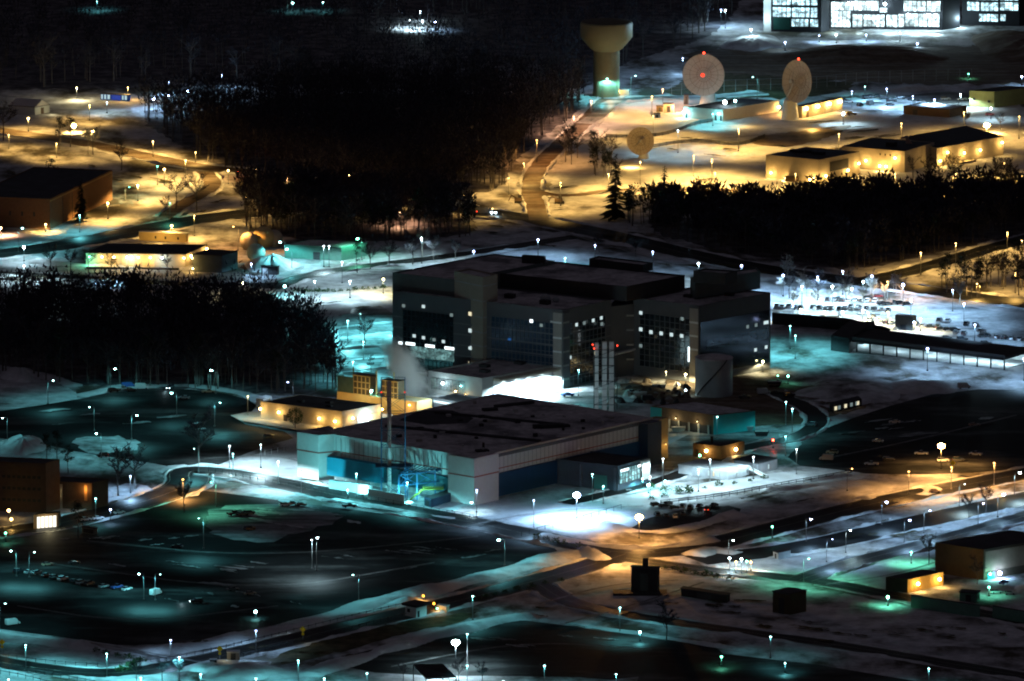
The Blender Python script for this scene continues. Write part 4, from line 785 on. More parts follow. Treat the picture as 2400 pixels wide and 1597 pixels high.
o.panel('white_fascia', 0, .0, .99, .84, 1.0, WHITE, .05, .2)
o = Bd('chiller_plant', 'yellow lit plant building carrying slatted chiller units', 'building', (790, 921), (977, 946), (1012, 939), 980, YELW, mat('plant_deck', (.3, .25, .15)), .6)
for i, (u, w_) in enumerate(((.23, 46), (.42, 0), (.58, 50))):
    if not w_: continue
    pz = o.H+.25; cx = 831+w_/2 if i == 0 else 893+w_/2
    p = o.a.lerp(o.b, u+.06)+(o.c-o.b)*.35; d = o.b-o.a
    yy = 8.2 if i == 0 else 7.6; ch = MB().box((p.x, p.y, pz+yy/2), (8.6, 5, yy), math.atan2(d.y, d.x)).build('chiller', mat('chiller_case', (.07, .055, .03), .6, .2), o.t)
    mb = MB(); ang = math.atan2(d.y, d.x); dn = d.normalized(); nn = o.n(0)
    L0 = o.t.location
    for k in range(4):
        c_ = p+nn*2.62; mb.box((c_.x-L0.x, c_.y-L0.y, pz+.2+k*(yy-.4)/3-L0.z), (8.8, .2, .4), ang)
    for k in range(5):
        c_ = p+nn*2.66+dn*(-4.1+2.05*k); mb.box((c_.x-L0.x, c_.y-L0.y, pz+yy/2-L0.z), (.34, .2, yy), ang)
    mb.build('louvre', mat('louvre_yellow', (.5, .38, .17), .6, .1), ch)
for u in (.15, .44, .66): 
    p = o.a.lerp(o.b, u)+(o.c-o.b)*.3; MB().bar((p.x, p.y, o.H), (p.x, p.y, o.H+11), .3, n=8).build('vent_pipe', mat('pipe_yellow', (.5, .4, .2)), o.t)
o.panel('dark_screen', 0, 0, .2, 1.03, 2.2, mat('green_screen', (.06, .11, .10), .7), -.4, .2)
for u, v in ((.1, -.3), (.5, -.2), (.86, -.2), (.35, 1.2), (.7, 1.3)): light('plant_light', o.pt(0, u, .6, 7) if v < 0 else o.pt(0, u, v, 5), 's' if v < 0 else 'y', 1100, o.t)
o.lamp(1, .5, .5, 'o', 2500); o.lamp(0, .915, .85, 'o', 600)
o = Bd('floodlit_store', 'low beige store with dark flat roof and row of glaring yard lamps', 'building', (611, 944), (802, 967), (893, 950), 1010, CREAM, DROOF, .4)
for x, v, c, P in ((657, .62, 's', 1600), (752, .55, 's', 1600), (789, .5, 's', 1800)): o.lamp(0, ux((611, 944), (802, 967), x), v, c, P, 40, .5, 1.2)
for u, v, c, P in ((.22, .62, 's', 1500), (.6, .5, 'w', 5000), (.97, .8, 's', 1600)): o.lamp(1, u, v, c, P, 60 if c == 'w' else 40, .9 if c == 'w' else .5, 1.2)
o.lamp(0, .02, .7, 's', 1800, 40, .5, 1.5)
o.panel('door', 1, .38, .52, 0, .6, WHITE, .03, .15); o.panel('door', 0, .28, .33, 0, .5, DARKW, .03, .1); o.panel('dock_door', 1, .72, .95, .05, .62, mat('warm_door', (.6, .5, .3)), .03, .15)
for i, j in ((.3, .4), (.55, .6), (.7, .3)): o.roofbox((i, j), (2.5, 2), .8)
p = G(757, 1000); light('yard_light', p+Vector((0, -3, 4)), 'w', 4500, o.t)
t = thing('flood_lamp', 'low dazzling white floodlight in the yard of the beige store', 'lamp', tuple(p)); MB().bar((p.x, p.y, 0), (p.x, p.y, 2.2), .1).build('pole', STEEL, t); MB().ball((p.x, p.y, 2.6), 1.1, 12, 8).build('bulb', BULB('w', 120), t)
o = Bd('store_annex', 'small white box at the left end of the beige store', 'building', (600, 935), (616, 938), (637, 930), 956, WHITEW, SNROOF, .2); o.panel('hatch', 1, .2, .8, .3, .9, CREAM, .03, .1)
sheet('concrete_apron', FF([(510, 966), (590, 950), (900, 955), (905, 965), (760, 1000), (680, 997)]), CLEANSNOW, 0, 1)
o = Bd('teal_depot', 'brown open-fronted depot with bright teal end wall', 'building', (1528, 954), (1672, 976), (1769, 965), 1020, BROWNW, SROOF, .5)
o.panel('teal_wall', 1, .0, 1, .0, 1.03, TEALW, .02, .25); o.panel('open_bay', 0, .12, .97, .0, .45, DARKW, .02, .05)
for i in range(6): o.panel('bay_column', 0, .12+i*.16, .14+i*.16, 0, .5, CONC, .1, .5)
o.panel('teal_wall', 0, -.02, .16, .45, 1.0, TEALW, .03, .2); o.lamp(0, .4, .6, 'y', 1200, 6, .2); o.lamp(0, .75, .6, 'y', 800, 6, .2)
t = thing('storage_tank', 'big round grey storage tank beside the building site', 'tank', tuple(G(1673, 925))); p = G(1673, 925); hh = HT(1673, 925, 838)
rr = 44*mpp(925); MB().lathe([(rr, 0), (rr, hh)], 48, (p.x, p.y, 0)).build('shell', TANKM, t, True)
MB().lathe([(rr*1.01, hh-.2), (rr*1.01, hh+.1), (rr*.5, hh+1.0), (.01, hh+1.2)], 48, (p.x, p.y, 0)).build('roof', SROOF, t)
mb = MB()
for k in range(14):
    a0 = 3.6+k*.13; a1 = a0+.13; mb.bar((p.x+rr*1.04*math.cos(a0), p.y+rr*1.04*math.sin(a0), hh*k/14), (p.x+rr*1.04*math.cos(a1), p.y+rr*1.04*math.sin(a1), hh*(k+1)/14), .3, n=4)
mb.build('stair', DSTEEL, t)
o = Bd('brown_hut', 'small brown hut with two orange wall lamps', 'building', (1624, 1040), (1690, 1048), (1745, 1035), 1078, BROWNW, DROOF, .2)
o.lamp(0, .52, .6, 's', 1500, 50, .6, 1); o.lamp(1, .55, .6, 's', 1500, 50, .6, 1); o.panel('door', 0, .1, .2, 0, .6, DARKW, .02, .1); o.roofbox((.5, .2), (.8, .8), 3)
o = Bd('site_cabin', 'pale site cabin with small lit windows and snow on its roof', 'cabin', (1590, 1090), (1706, 1105), (1756, 1092), 1126, mat('cabin_panel', (.42, .44, .47), .6), CLEANSNOW, 0)
for u in (.62, .72, .82): o.win(0, u, .55, .7, 2.0, LITW if u != .72 else LITY)
o.win(1, .42, .5, .6, 1.6, LITW); o.win(1, .88, .5, .6, 1.4, LITD)
o = Bd('site_cabin', 'grey site cabin with a stair and dark flat roof, right of the pale cabin', 'cabin', (1720, 1078), (1776, 1088), (1822, 1076), 1112, mat('grey_cabin_panel', (.2, .2, .22), .6), DROOF, 0)
o.win(1, .52, .5, .6, 1.8, LITW); o.panel('door', 0, .4, .6, .0, .8, DARKW, .03, .1)
t = thing('cabin_stair', 'white ramped stair with handrails between the two site cabins', 'stair', tuple(G(1775, 1112))); a = G(1757, 1100, 3); b = G(1797, 1122, 0)
for dz in (0, 1.0): MB().bar((a.x, a.y, 3+dz), (b.x, b.y, .3+dz), .18 if dz else .5, n=4).build('handrail' if dz else 'flight', WHITE, t)
o = Bd('lit_hut', 'low dark hut with a row of lit windows at the edge of the dark lot', 'building', (1944, 945), (1952, 952), (2020, 936), 968, DARKW, DROOF, .1)
for u, m in ((.08, LITY), (.2, LITD), (.42, LITY), (.62, LITD), (.8, LITD), (.84, LITY)): o.win(1, u, .6, 1.6, 1.5, m)
# parking structure on the right
wallrun('long dark retaining wall below the snowy car park', [(1810, 760), (1990, 775), (2085, 798)], 5.0, DARKW)
o = Bd('ramp_tower', 'square dark concrete ramp head with a lamp on top', 'building', (2098, 741), (2140, 745), (2148, 742), 776, mat('ramp_concrete', (.12, .12, .11)), SROOF, .5); o.panel('door', 0, .3, .6, 0, .4, DARKW, .02, .1)
t = thing('parking_deck', 'long open-sided parking deck with brightly lit snow-white interior', 'parking deck', tuple(G(1990, 818)))
a, b = G(1975, 822), G(2352, 868); d = (b-a); dn = d.normalized(); nn = Vector((-dn.y, dn.x, 0)); hd = 4.2
MB().prism([(q.x, q.y) for q in (a, b, b+nn*26, a+nn*26)], hd, hd+1.1, bottom=True).build('deck', DARKW, t)
MB().prism([(q.x, q.y) for q in (a, b, b+nn*1.0, a+nn*1.0)], hd+1.1, hd+2.2).build('parapet', GREYP, t)
MB().prism([(q.x, q.y) for q in (a+nn*22, b+nn*22, b+nn*22.5, a+nn*22.5)], 0, hd).build('back_wall', WHITE, t)
MB().prism([(q.x, q.y) for q in (a+nn*.5, b+nn*.5, b+nn*22, a+nn*22)], .3, .34).build('floor', CLEANSNOW, t)
for k in range(13):
    q = a+d*(k/12)+nn*.6; MB().box((q.x, q.y, hd/2), (.6, .6, hd), 0).build('column', DSTEEL, t)
for k in range(9): q = a+d*((k+.5)/9)+nn*10; light('deck_light', (q.x, q.y, 3.4), 'w', (900, 300, 1500, 700, 2400, 1200, 3200, 3600, 2600)[k], t)
q = G(1947, 845); MB().prism([(c.x, c.y) for c in (G(1947, 822), G(1990, 828), G(2050, 790), G(1990, 788))], 0, 6.5).build('end_block', DARKW, t)
# snow mound field / site heap
def mound(px, h, m=SNOW, nm='snow_mound', label=None, seed=1):
    pts = [G(x, y) for x, y in FF(px)]; c = sum(pts, Vector())/len(pts); rx = max(abs(p.x-c.x) for p in pts); ry = max(abs(p.y-c.y) for p in pts)
    n = 40; k = 12; vs = []; rr = random.Random(seed); ph = [rr.uniform(0, 6) for _ in range(5)]
    for j in range(k+1):
        s = j/k
        for i in range(n):
            t_ = 2*math.pi*i/n; e = 1+.12*math.sin(2*t_+ph[0])+.08*math.sin(5*t_+ph[1]); z = h*(1-s*s)**1.2*(1+.25*math.sin(3*t_+ph[2])*s+.1*math.sin(9*t_+ph[3]))+(rr.uniform(-.15, .15)*h*.4 if 0 < j < k else 0)
            vs.append((c.x+rx*s*e*math.cos(t_), c.y+ry*s*e*math.sin(t_), z if j < k else 0.0))
    fs = [(j*n+i, (j+1)*n+i, (j+1)*n+(i+1) % n, j*n+(i+1) % n) for j in range(k) for i in range(n)]
    o = MB().add(vs, fs).build(nm, m, smooth=True)
    if label: tag(o, label, 'mound')
    else: o['kind'] = 'structure'
    return o
for px, h, m in (([(1830, 880), (2060, 870), (2040, 930), (1880, 940)], 2.2, SNOW), ([(1430, 880), (1540, 895), (1470, 920)], 1.6, EARTH), ([(2050, 900), (2170, 870), (2150, 900)], 2.0, CLEANSNOW), ([(1780, 132), (2100, 104), (2060, 148)], 4, EARTH), ([(2240, 95), (2440, 85), (2440, 150)], 6, EARTH), ([(1660, 85), (1780, 95), (1750, 120)], 3, CLEANSNOW), ([(10, 1010), (90, 1020), (60, 1050)], 3.5, CLEANSNOW), ([(570, 600), (672, 596), (668, 626), (590, 628)], 4.5, CLEANSNOW), ([(0, 855), (80, 860), (60, 880)], 3, CLEANSNOW), ([(450, 1545), (640, 1530), (560, 1568)], 2.5, CLEANSNOW), ([(2330, 1360), (2400, 1350), (2380, 1380)], 2, CLEANSNOW)):
    mound(px, h, m, seed=int(h*10+px[0][0]))
for i in range(46):
    x = R.uniform(1430, 1610); y = R.uniform(890, 950); hw_ = R.uniform(4, 13); mound([((x-hw_)/f, y/f), ((x+hw_)/f, y/f), (x/f, (y+2)/f), (x/f, (y-2)/f)], R.uniform(.8, 2.4), R.choice([EARTH, DARKW, SNROOF, CONC]), 'spoil_heap', 'low heap of snow-dusted spoil on the building site', i)
for ob_ in list(col.objects):
    if ob_.name.startswith('spoil_heap'): ob_['group'] = 'spoil heaps on the building site'
# --- antenna hill
t = thing('water_tower', 'huge olive water tower with flat-topped bowl on a single shaft', 'water tower', tuple(G(1421, 224)))
p = G(1421, 224); m_ = mpp(224); hh = HT(1421, 224, 46); zt = lambda y: HT(1421, 224, y)
rb_ = 61*m_; rs = 31*m_
MB().lathe([(rs*1.06, 0), (rs, 3), (rs, zt(117)), (rs*1.02, zt(115))], 48, (p.x, p.y, 0)).build('shaft', mat('shaft_paint', (.30, .27, .16), .6, .1), t, True)
MB().lathe([(rs*1.02, zt(118)), (rs*1.25, zt(113)), (rb_*.93, zt(92)), (rb_, zt(86)), (rb_, zt(55)), (rb_*.97, zt(51))], 56, (p.x, p.y, 0)).build('bowl', OLIVE, t, True)
MB().lathe([(rb_*.97, zt(51)), (rb_*.5, zt(48)), (.01, zt(47))], 56, (p.x, p.y, 0)).build('roof', mat('tank_roof', (.10, .09, .06)), t, True)
MB().lathe([(rb_*1.0, zt(53)), (rb_*1.0, zt(52))], 48, (p.x, p.y, 0)).build('railing', DSTEEL, t)
light('tower_light', (p.x+2, p.y-rs-14, 3), 's', 2200, t, r=.4); light('tower_light', (p.x+rb_+30, p.y+22, 35), 'b', 60000, t, r=.5)  # bluish one is an added rim light hung in mid-air
q = G(1421, 214); MB().ball((q.x, q.y-rs, 2), .7, 10, 8).build('base_lamp', BULB('s', 40), t)
t2 = thing('utility_hut', 'tiny sodium-lit hut at the foot of the water tower', 'hut', tuple(G(1462, 224))); q = G(1462, 222); MB().box((q.x, q.y, 1.2), (5, 3, 2.4)).build('wall', CREAM, t2); MB().box((q.x, q.y, 2.5), (5.4, 3.4, .2)).build('roof', SNROOF, t2); light('hut_light', (q.x-2, q.y-4, 2.2), 's', 1500, t2)
def dish(label, cx, cy, bx, by, rpx, az, el, redtop=False, feedlit=False):
    """parabolic antenna; az 0 points at the camera, positive turns it to the viewer's left"""
    base = G(bx, by); s_ = mpp(by); r = rpx*s_; hc = HT(bx, by, cy)
    t = thing('satellite_dish', label, 'satellite dish', (base.x, base.y, 0))
    c = Vector((base.x+(cx-bx)*s_, base.y-1, hc)); d = Vector((-math.sin(az)*math.cos(el), -math.cos(az)*math.cos(el), math.sin(el)))
    q = d.to_track_quat('Z', 'Y').to_matrix(); fz = r*.28
    prof = [(.01, 0)]+[(r*k/10, fz*(k/10)**2) for k in range(1, 11)]
    MB().lathe(prof, 56, tuple(c-d*fz*.6), q).lathe([(a_, z-.25) for a_, z in prof][::-1], 56, tuple(c-d*fz*.6), q).build('reflector', DISHM, t, True)
    MB().lathe([(r, fz-.25), (r*1.012, fz-.1), (r, fz+.02)], 56, tuple(c-d*fz*.6), q).build('rim', mat('dish_rim', (.42, .38, .32)), t)
    f_ = c-d*fz*.6+d*r*.62; ms = MB()
    for k in range(20):
        a_ = 2*math.pi*k/20; pr_ = [c-d*fz*.6+q@Vector((r*e*math.cos(a_), r*e*math.sin(a_), fz*e*e+.06)) for e in (.12, .4, .7, 1.0)]
        for i in range(3): ms.bar(tuple(pr_[i]), tuple(pr_[i+1]), .05, n=3, cap=False)
    for e in (.35, .68):
        pr_ = [c-d*fz*.6+q@Vector((r*e*math.cos(2*math.pi*k/30), r*e*math.sin(2*math.pi*k/30), fz*e*e+.06)) for k in range(31)]
        for i in range(30): ms.bar(tuple(pr_[i]), tuple(pr_[i+1]), .06, n=3, cap=False)
    ms.build('panel_seams', BROWNW, t)
    MB().lathe([(.01, -.7), (r*.08, -.6), (r*.10, .6), (.02, .9)], 14, tuple(f_), q).build('feed_horn', BULB('r', 2) if feedlit else STEEL, t)
    mb = MB()
    for k in range(4):
        a_ = math.pi/4+k*math.pi/2; e_ = c-d*fz*.6+q@Vector((r*.62*math.cos(a_), r*.62*math.sin(a_), fz*.38)); mb.bar(tuple(e_), tuple(f_), .1, n=4)
    mb.build('feed_struts', STEEL, t)
    MB().lathe([(r*.30, -1.2-r*.25), (r*.22, -r*.08), (r*.12, 0)], 20, tuple(c-d*fz*.9), q).build('hub', DSTEEL, t)
    MB().bar((base.x, base.y+r*.25, hc*.45), tuple(c-d*(fz+r*.15)), r*.12, r*.1, 10).bar((base.x-r*.25, base.y+r*.2, hc*.45), tuple(c-d*fz-Vector((r*.4, 0, 0))), .35, n=6).bar((base.x+r*.25, base.y+r*.2, hc*.45), tuple(c-d*fz+Vector((r*.4, 0, 0))), .35, n=6).build('yoke', STEEL, t)
    MB().lathe([(r*.42, 0), (r*.34, hc*.3), (r*.30, hc*.5), (.01, hc*.52)], 24, (base.x, base.y+r*.25, 0)).build('pedestal', WHITEW, t)
    if redtop:
        e_ = c-d*fz*.6+q@Vector((0, 0, fz)); u_ = q@Vector((0, 1, 0)); u_ = u_ if u_.z > 0 else -u_; e_ = e_+u_*(r+.5)
        MB().ball(tuple(e_), .55, 10, 8).build('warning_light', BULB('r', 8), t)
    return t, c, r
dt, dc, dr = dish('big round dish antenna facing the viewer with red lamps at top and centre', 1649, 175, 1660, 246, 49, .12, .12, True, True)
light('dish_light', dc+Vector((8, -30, -14)), 'k', 9000, dt, r=.4); light('dish_light', dc+Vector((-14, -26, -12)), 'k', 7000, dt)
light('pedestal_light', G(1662, 256)+Vector((0, 0, 4)), 'w', 2500, dt)
dt, dc, dr = dish('big dish antenna seen edge-on turned to the left, red lamp at top', 1871, 190, 1852, 282, 50, .85, .10, True)
light('dish_light', dc+Vector((6, -30, -18)), 's', 9000, dt, r=.4); light('dish_light', dc+Vector((-28, -20, -14)), 's', 5000, dt)
dt, dc, dr = dish('smaller round dish antenna on a post among the trees', 1501, 330, 1510, 372, 32, .1, .12)
light('dish_light', dc+Vector((-5, -26, -6)), 's', 14000, dt, r=.4)
o = Bd('control_building', 'long low antenna control building with white end and floodlights', 'building', (1602, 253), (1694, 260), (1826, 238), 284, WHITEW, DROOF, .5)
o.lamp(0, .04, .6, 'c', 2500, 60, .6, 1.4); o.lamp(0, .92, .75, 'c', 1500, 40, .4, 1.2); o.lamp(1, .97, .5, 's', 2500, 40, .6, 1.2)
for u in (.05, .8, .93): o.panel('door', 0, u, u+.05, 0, .5, DARKW, .02, .1)
for x in (1700, 1724): light('roof_light', G(x, 240, o.H+3), 'w', 1500, o.t); 
q = G(1699, 240, o.H+2); MB().ball((q.x, q.y, q.z), .9, 10, 8).build('roof_lamp', BULB('w', 60), o.t); q = G(1723, 237, o.H+2); MB().ball((q.x, q.y, q.z), .6, 10, 8).build('roof_lamp', BULB('c', 40), o.t)
for x, y, w_, h_, lb, m in ((1546, 262, 3.2, 2.8, 'dark brown equipment box on the lit snow hill', BROWNW), (1567, 264, 5, 4.4, 'pinkish round-shouldered equipment shelter on the snow hill', mat('pink_panel', (.4, .28, .22))), (1540, 276, 3, 2, 'small white cabinet below the brown boxes on the hill', WHITEW), (1608, 245, 2.4, 5, 'grey chimney box at the white end of the control building', GREYP)):
    q = G(x, y); t = thing('equipment_box', lb, 'box', tuple(q)); MB().box((q.x, q.y, h_/2), (w_, w_*.8, h_)).build('case', m, t); MB().box((q.x, q.y, h_+.12), (w_+.3, w_*.8+.3, .24)).build('lid', DROOF, t); MB().box((q.x, q.y-w_*.4-.04, h_*.45), (w_*.35, .06, h_*.7)).build('door', DARKW, t)
o = Bd('floodlit_hall', 'cream hall with four glaring floodlights along its wall behind the edge-on dish', 'building', (1862, 250), (1880, 252), (1975, 232), 278, CREAM, DROOF, .4)
for x in (1886, 1913, 1940, 1965): o.lamp(1, ux((1880, 252), (1975, 232), x), .85, 's', 5000, 90, .7, 1.2)
o.panel('door', 1, .1, .16, 0, .5, BROWNW, .02, .1); o.panel('door', 1, .55, .75, 0, .45, CONC, .02, .1)
o = Bd('gold_block', 'flat-roofed block with dark louvred panel, brightly lit gold', 'building', (1795, 365), (1920, 377), (2015, 358), 430, CREAM, DARKW, .4)
for u, v in ((.12, .28), (.4, .1), (.85, .15), (.93, .2)): o.lamp(0, u, v, 's', 3500, 50, .5, 1.3)
for u, v in ((.12, .3), (.66, .35), (.93, .55)): o.lamp(1, u, v, 's', 3000, 50, .5, 1.3)
o.panel('louvre_panel', 1, .26, .72, .42, .85, DARKW, .03, .1); o.panel('porch', 0, .42, .62, 0, .22, BROWNW, .03, 3)
for i, j in ((.2, .5), (.4, .6), (.6, .5)): o.roofbox((i, j), (6, 3), 1.3)
o = Bd('gold_hall', 'lower lit hall with long dark roof right of the gold block', 'building', (1973, 345), (2121, 357), (2190, 336), 405, CREAM, DARKW, .4)
for u, v in ((.4, .45), (.62, .25), (.72, .25), (.86, .7)): o.lamp(0, u, v, 's', 3500, 50, .5, 1.3)
for u in (.6, .68, .76): o.panel('window', 0, u, u+.02, .75, .85, DARKW, .02, .08)
o.roofbox((.6, .4), (4, 4), 2)
o = Bd('gold_depot', 'wide hall on the right edge of the hill with a row of wall lamps', 'building', (2110, 324), (2196, 350), (2352, 322), 392, CREAM, DARKW, .4)
for u, v in ((.02, .35), (.13, .75), (.38, .55), (.62, .55), (.95, .75)): o.lamp(1, u, v, 's', 3500, 50, .5, 1.3)
o.lamp(0, .5, .4, 's', 3000, 50, .5, 1.2); o.panel('ramp', 1, .25, .5, 0, .12, CREAM, .02, 4)
q = G(2145, 384); t = thing('pyramid_shelter', 'tall pale triangular shelter leaning between the gold halls', 'shelter', tuple(q)); hp = HT(2145, 384, 322); MB().add([(q.x-5, q.y-3, 0), (q.x+6, q.y-3, 0), (q.x+6, q.y+4, 0), (q.x-5, q.y+4, 0), (q.x-4.6, q.y-2.6, hp), (q.x-3.6, q.y-2.6, hp), (q.x-3.6, q.y-1.6, hp), (q.x-4.6, q.y-1.6, hp)], [(0, 1, 5, 4), (1, 2, 6, 5), (2, 3, 7, 6), (3, 0, 4, 7), (4, 5, 6, 7)]).build('wall', mat('pink_panel', (.4, .28, .22)), t); MB().box((q.x-4.1, q.y-2.1, hp+.5), (1.6, 1.6, 1)).build('cap', CREAM, t)
o = Bd('olive_house', 'dark building with olive-lit wall at the upper right edge', 'building', (2272, 214), (2330, 217), (2420, 206), 253, mat('olive_wall', (.32, .33, .12), .7), DARKW, .3); o.win(0, .2, .5, 1.2, 1.2, DARKW); o.win(0, .8, .4, 1.2, 1.2, DARKW); light('house_light', o.pt(0, .3, .6, 12), 'y', 2500, o.t)
o = Bd('flat_shed', 'long brown shed with bright snow on its flat roof', 'shed', (2118, 250), (2225, 258), (2266, 250), 276, BROWNW, CLEANSNOW, .4); o.panel('door', 0, .2, .3, 0, .7, DARKW, .02, .1)
# --- floodlit multi-storey building at the top right
def mullwin(o, A, B, x0, x1, v0, v1, m):
    u0, u1 = ux(A, B, x0), ux(A, B, x1); w_ = o.panel('window', 0, u0, u1, v0, v1, m, .04, .08); L0 = o.t.location; mb = MB(); k = max(1, int((x1-x0)/9))
    for i in range(k+1): u = u0+(u1-u0)*i/k; mb.bar(o.pt(0, u, v0, .2)-L0, o.pt(0, u, v1, .2)-L0, .13 if i % 3 else .22, n=4)
    mb.bar(o.pt(0, u0, (v0+v1)/2, .2)-L0, o.pt(0, u1, (v0+v1)/2, .2)-L0, .10, n=4); mb.build('window_bars', DSTEEL, w_)
WOODM = emit('dark_panel', (0, .02, .015), 1)
o = Bd('lit_block', 'floodlit building with two storeys of glowing white windows, left of the top row', 'building', (1790, -30), (1925, -28), (1945, -32), 76, mat('black_frame', (.02, .02, .025)), SROOF, .5)
BRT = roomlit('bright_room', (.55, .88, 1), 1.5, .35); BRW = roomlit('bright_hall', (.72, .95, 1), 2.1, .3)
A, B = (1790, -30), (1925, -28)
for y0, y1, x0, x1 in ((0, 13, 1811, 1854), (0, 13, 1856, 1898), (19, 41, 1811, 1854), (19, 41, 1856, 1898), (46, 63, 1855, 1895), (46, 63, 1899, 1918), (0, 13, 1900, 1916), (19, 41, 1900, 1916), (-25, -5, 1811, 1916)):
    mullwin(o, A, B, x0, x1, 1-(y1+28)/104, 1-(y0+28)/104, BRT)
o.panel('lit_pier', 0, .0, .13, 0, 1, WHITE, .05, .4); o.panel('dark_panel', 0, .17, .46, .05, .31, mat('bottle_green', (.01, .06, .05)), .05, .3); light('pier_light', o.pt(0, .05, .3, 5), 'w', 2500, o.t); light('pier_light', o.pt(0, .05, .8, 5), 'w', 2500, o.t)
o = Bd('lit_hall', 'widest floodlit hall in the centre of the top row, glowing white', 'building', (1946, -30), (2210, -26), (2250, -32), 71, mat('black_frame', (.02, .02, .025)), SROOF, .5)
A, B = (1946, -30), (2210, -26)
for x0, x1, y0, y1 in ((1948, 2000, 9, 28), (2002, 2060, 6, 28), (2062, 2080, 22, 32), (2118, 2170, 4, 28), (2172, 2205, 4, 28), (1948, 1994, 30, 68), (1998, 2022, 38, 68), (2024, 2074, 38, 66), (2078, 2104, 38, 66), (2106, 2120, 36, 66), (2122, 2174, 34, 64), (2176, 2203, 34, 64), (1948, 2060, -25, 2)):
    mullwin(o, A, B, x0, x1, 1-(y1+26)/98, 1-(y0+26)/98, BRW)
for x in (1990, 2000, 2035, 2075, 2130, 2175, 2193): o.lamp(0, ux(A, B, x), .62 if x < 2100 else .36, 'w', 3000, 60, .7, 1.5)
for x in (1960, 2020, 2090, 2150, 2200): light('hall_light', o.pt(0, ux(A, B, x), .12, 16), 'w', 6000, o.t)
o = Bd('lit_block', 'darker framed block with glowing window bands at the top right corner', 'building', (2255, -30), (2390, -27), (2440, -34), 62, mat('black_frame', (.02, .02, .025)), SROOF, .5)
A, B = (2255, -30), (2390, -27)
for x0, x1, y0, y1 in ((2267, 2296, 7, 27), (2299, 2340, 7, 27), (2344, 2387, 6, 25), (2295, 2340, 35, 52), (2345, 2358, 35, 50), (2267, 2340, -10, 1), (2344, 2387, -10, 1)):
    mullwin(o, A, B, x0, x1, 1-(y1+28)/90, 1-(y0+28)/90, BRT)
light('pier_light', G(2250, 66)+Vector((0, 0, 5)), 'w', 8000, o.t)
# --- left part: brick block, warehouse, sheds, tanks
o = Bd('brick_building', 'long brown brick building on the left edge with plain walls', 'building', (-70, 462), (117, 470), (263, 402), 538, BRICK, DROOF, .6); o.panel('stone_coping', 1, 0, 1, .95, 1.0, mat('buff_coping', (.35, .25, .12)), .05, .15)
for u in (.2, .35, .5): o.panel('downpipe', 1, u, u+.004, 0, .95, DSTEEL, .02, .15)
for u in (.35, .5, .65, .8): o.win(0, u, .5, 1.0, 2.0, DARKW, .02)
o = Bd('warehouse', 'low warehouse with dark pitched roof and a row of lamps under its eave', 'warehouse', (201, 594), (434, 597), (483, 575), 627, CREAM, DARKW, 0)
for x, c, P in ((211, 'g', 2500), (240, 's', 2500), (268, 's', 2500), (299, 'y', 2000), (309, 'w', 900), (325, 's', 3000), (353, 's', 3000), (381, 'w', 1500), (432, 's', 2500)): o.lamp(0, ux((201, 594), (434, 597), x), .78, c, P, 40, .45, 1.5)
for v in (.15, .9): o.lamp(1, v, .8, 's', 2500, 40, .5, 1.3)
for k in range(5): o.panel('loading_door', 0, .36+k*.07, .41+k*.07, 0, .6, mat('warm_door', (.6, .5, .3)), .02, .1)
o.panel('dark_hedge', 0, .02, .95, 0, .12, DARKW, 5, 2)
o = Bd('yellow_shed', 'long yellow flat shed with snowy roof behind the warehouse', 'shed', (326, 544), (436, 549), (441, 546), 569, YELW, CLEANSNOW, 0); light('shed_light', o.pt(0, .5, .9, 9), 's', 4500, o.t)
for u in (.35, .56, .83): o.win(0, u, .45, .8, 1.2, DARKW, .02)
o = Bd('dark_barn', 'dark slate-blue barn right of the warehouse', 'barn', (451, 597), (520, 600), (557, 589), 640, mat('slate_wall', (.08, .10, .11)), DARKW, 0); o.lamp(0, .02, .2, 's', 1200); o.lamp(0, .0, .8, 's', 1500)
o = Bd('small_house', 'little white gabled house at the far left of the lit street', 'house', (20, 248), (82, 252), (116, 246), 270, WHITEW, DARKW, 0); q0, q1 = o.b, o.c; mid = (q0+q1)/2; MB().add([(q0.x, q0.y, o.H), (q1.x, q1.y, o.H), (mid.x, mid.y, o.H+3.2), (o.a.x, o.a.y, o.H), (o.d.x, o.d.y, o.H), (((o.a+o.d)/2).x, ((o.a+o.d)/2).y, o.H+3.2)], [(0, 1, 2), (3, 5, 4), (0, 2, 5, 3), (1, 4, 5, 2)]).build('gable_roof', SNROOF, o.t); light('house_light', o.pt(1, .5, .6, 7), 'y', 900, o.t); o.panel('door', 1, .4, .6, 0, .8, BROWNW, .02, .1)
o = Bd('blue_kiosk', 'small blue building with glowing pale panels by the far lit snow', 'kiosk', (236, 221), (300, 224), (306, 222), 237, mat('kiosk_blue', (.01, .05, .3)), DARKW, 0)
for u0, u1 in ((.02, .08), (.13, .20), (.25, .34), (.78, .84), (.88, .96)): o.panel('lit_panel', 0, u0, u1, .15, .95, emit('kiosk_glow', (.55, .8, .9), .8), .05, .08)
o.panel('blue_panel', 0, .40, .74, .05, .95, emit('kiosk_blue_glow', (.02, .07, .5), .6), .05, .08)
o = Bd('green_building', 'long low dark green building behind the loop road', 'building', (668, 575), (800, 582), (860, 570), 612, GREENW, SROOF, .4); o.panel('door', 0, .5, .62, 0, .6, DARKW, .02, .1)
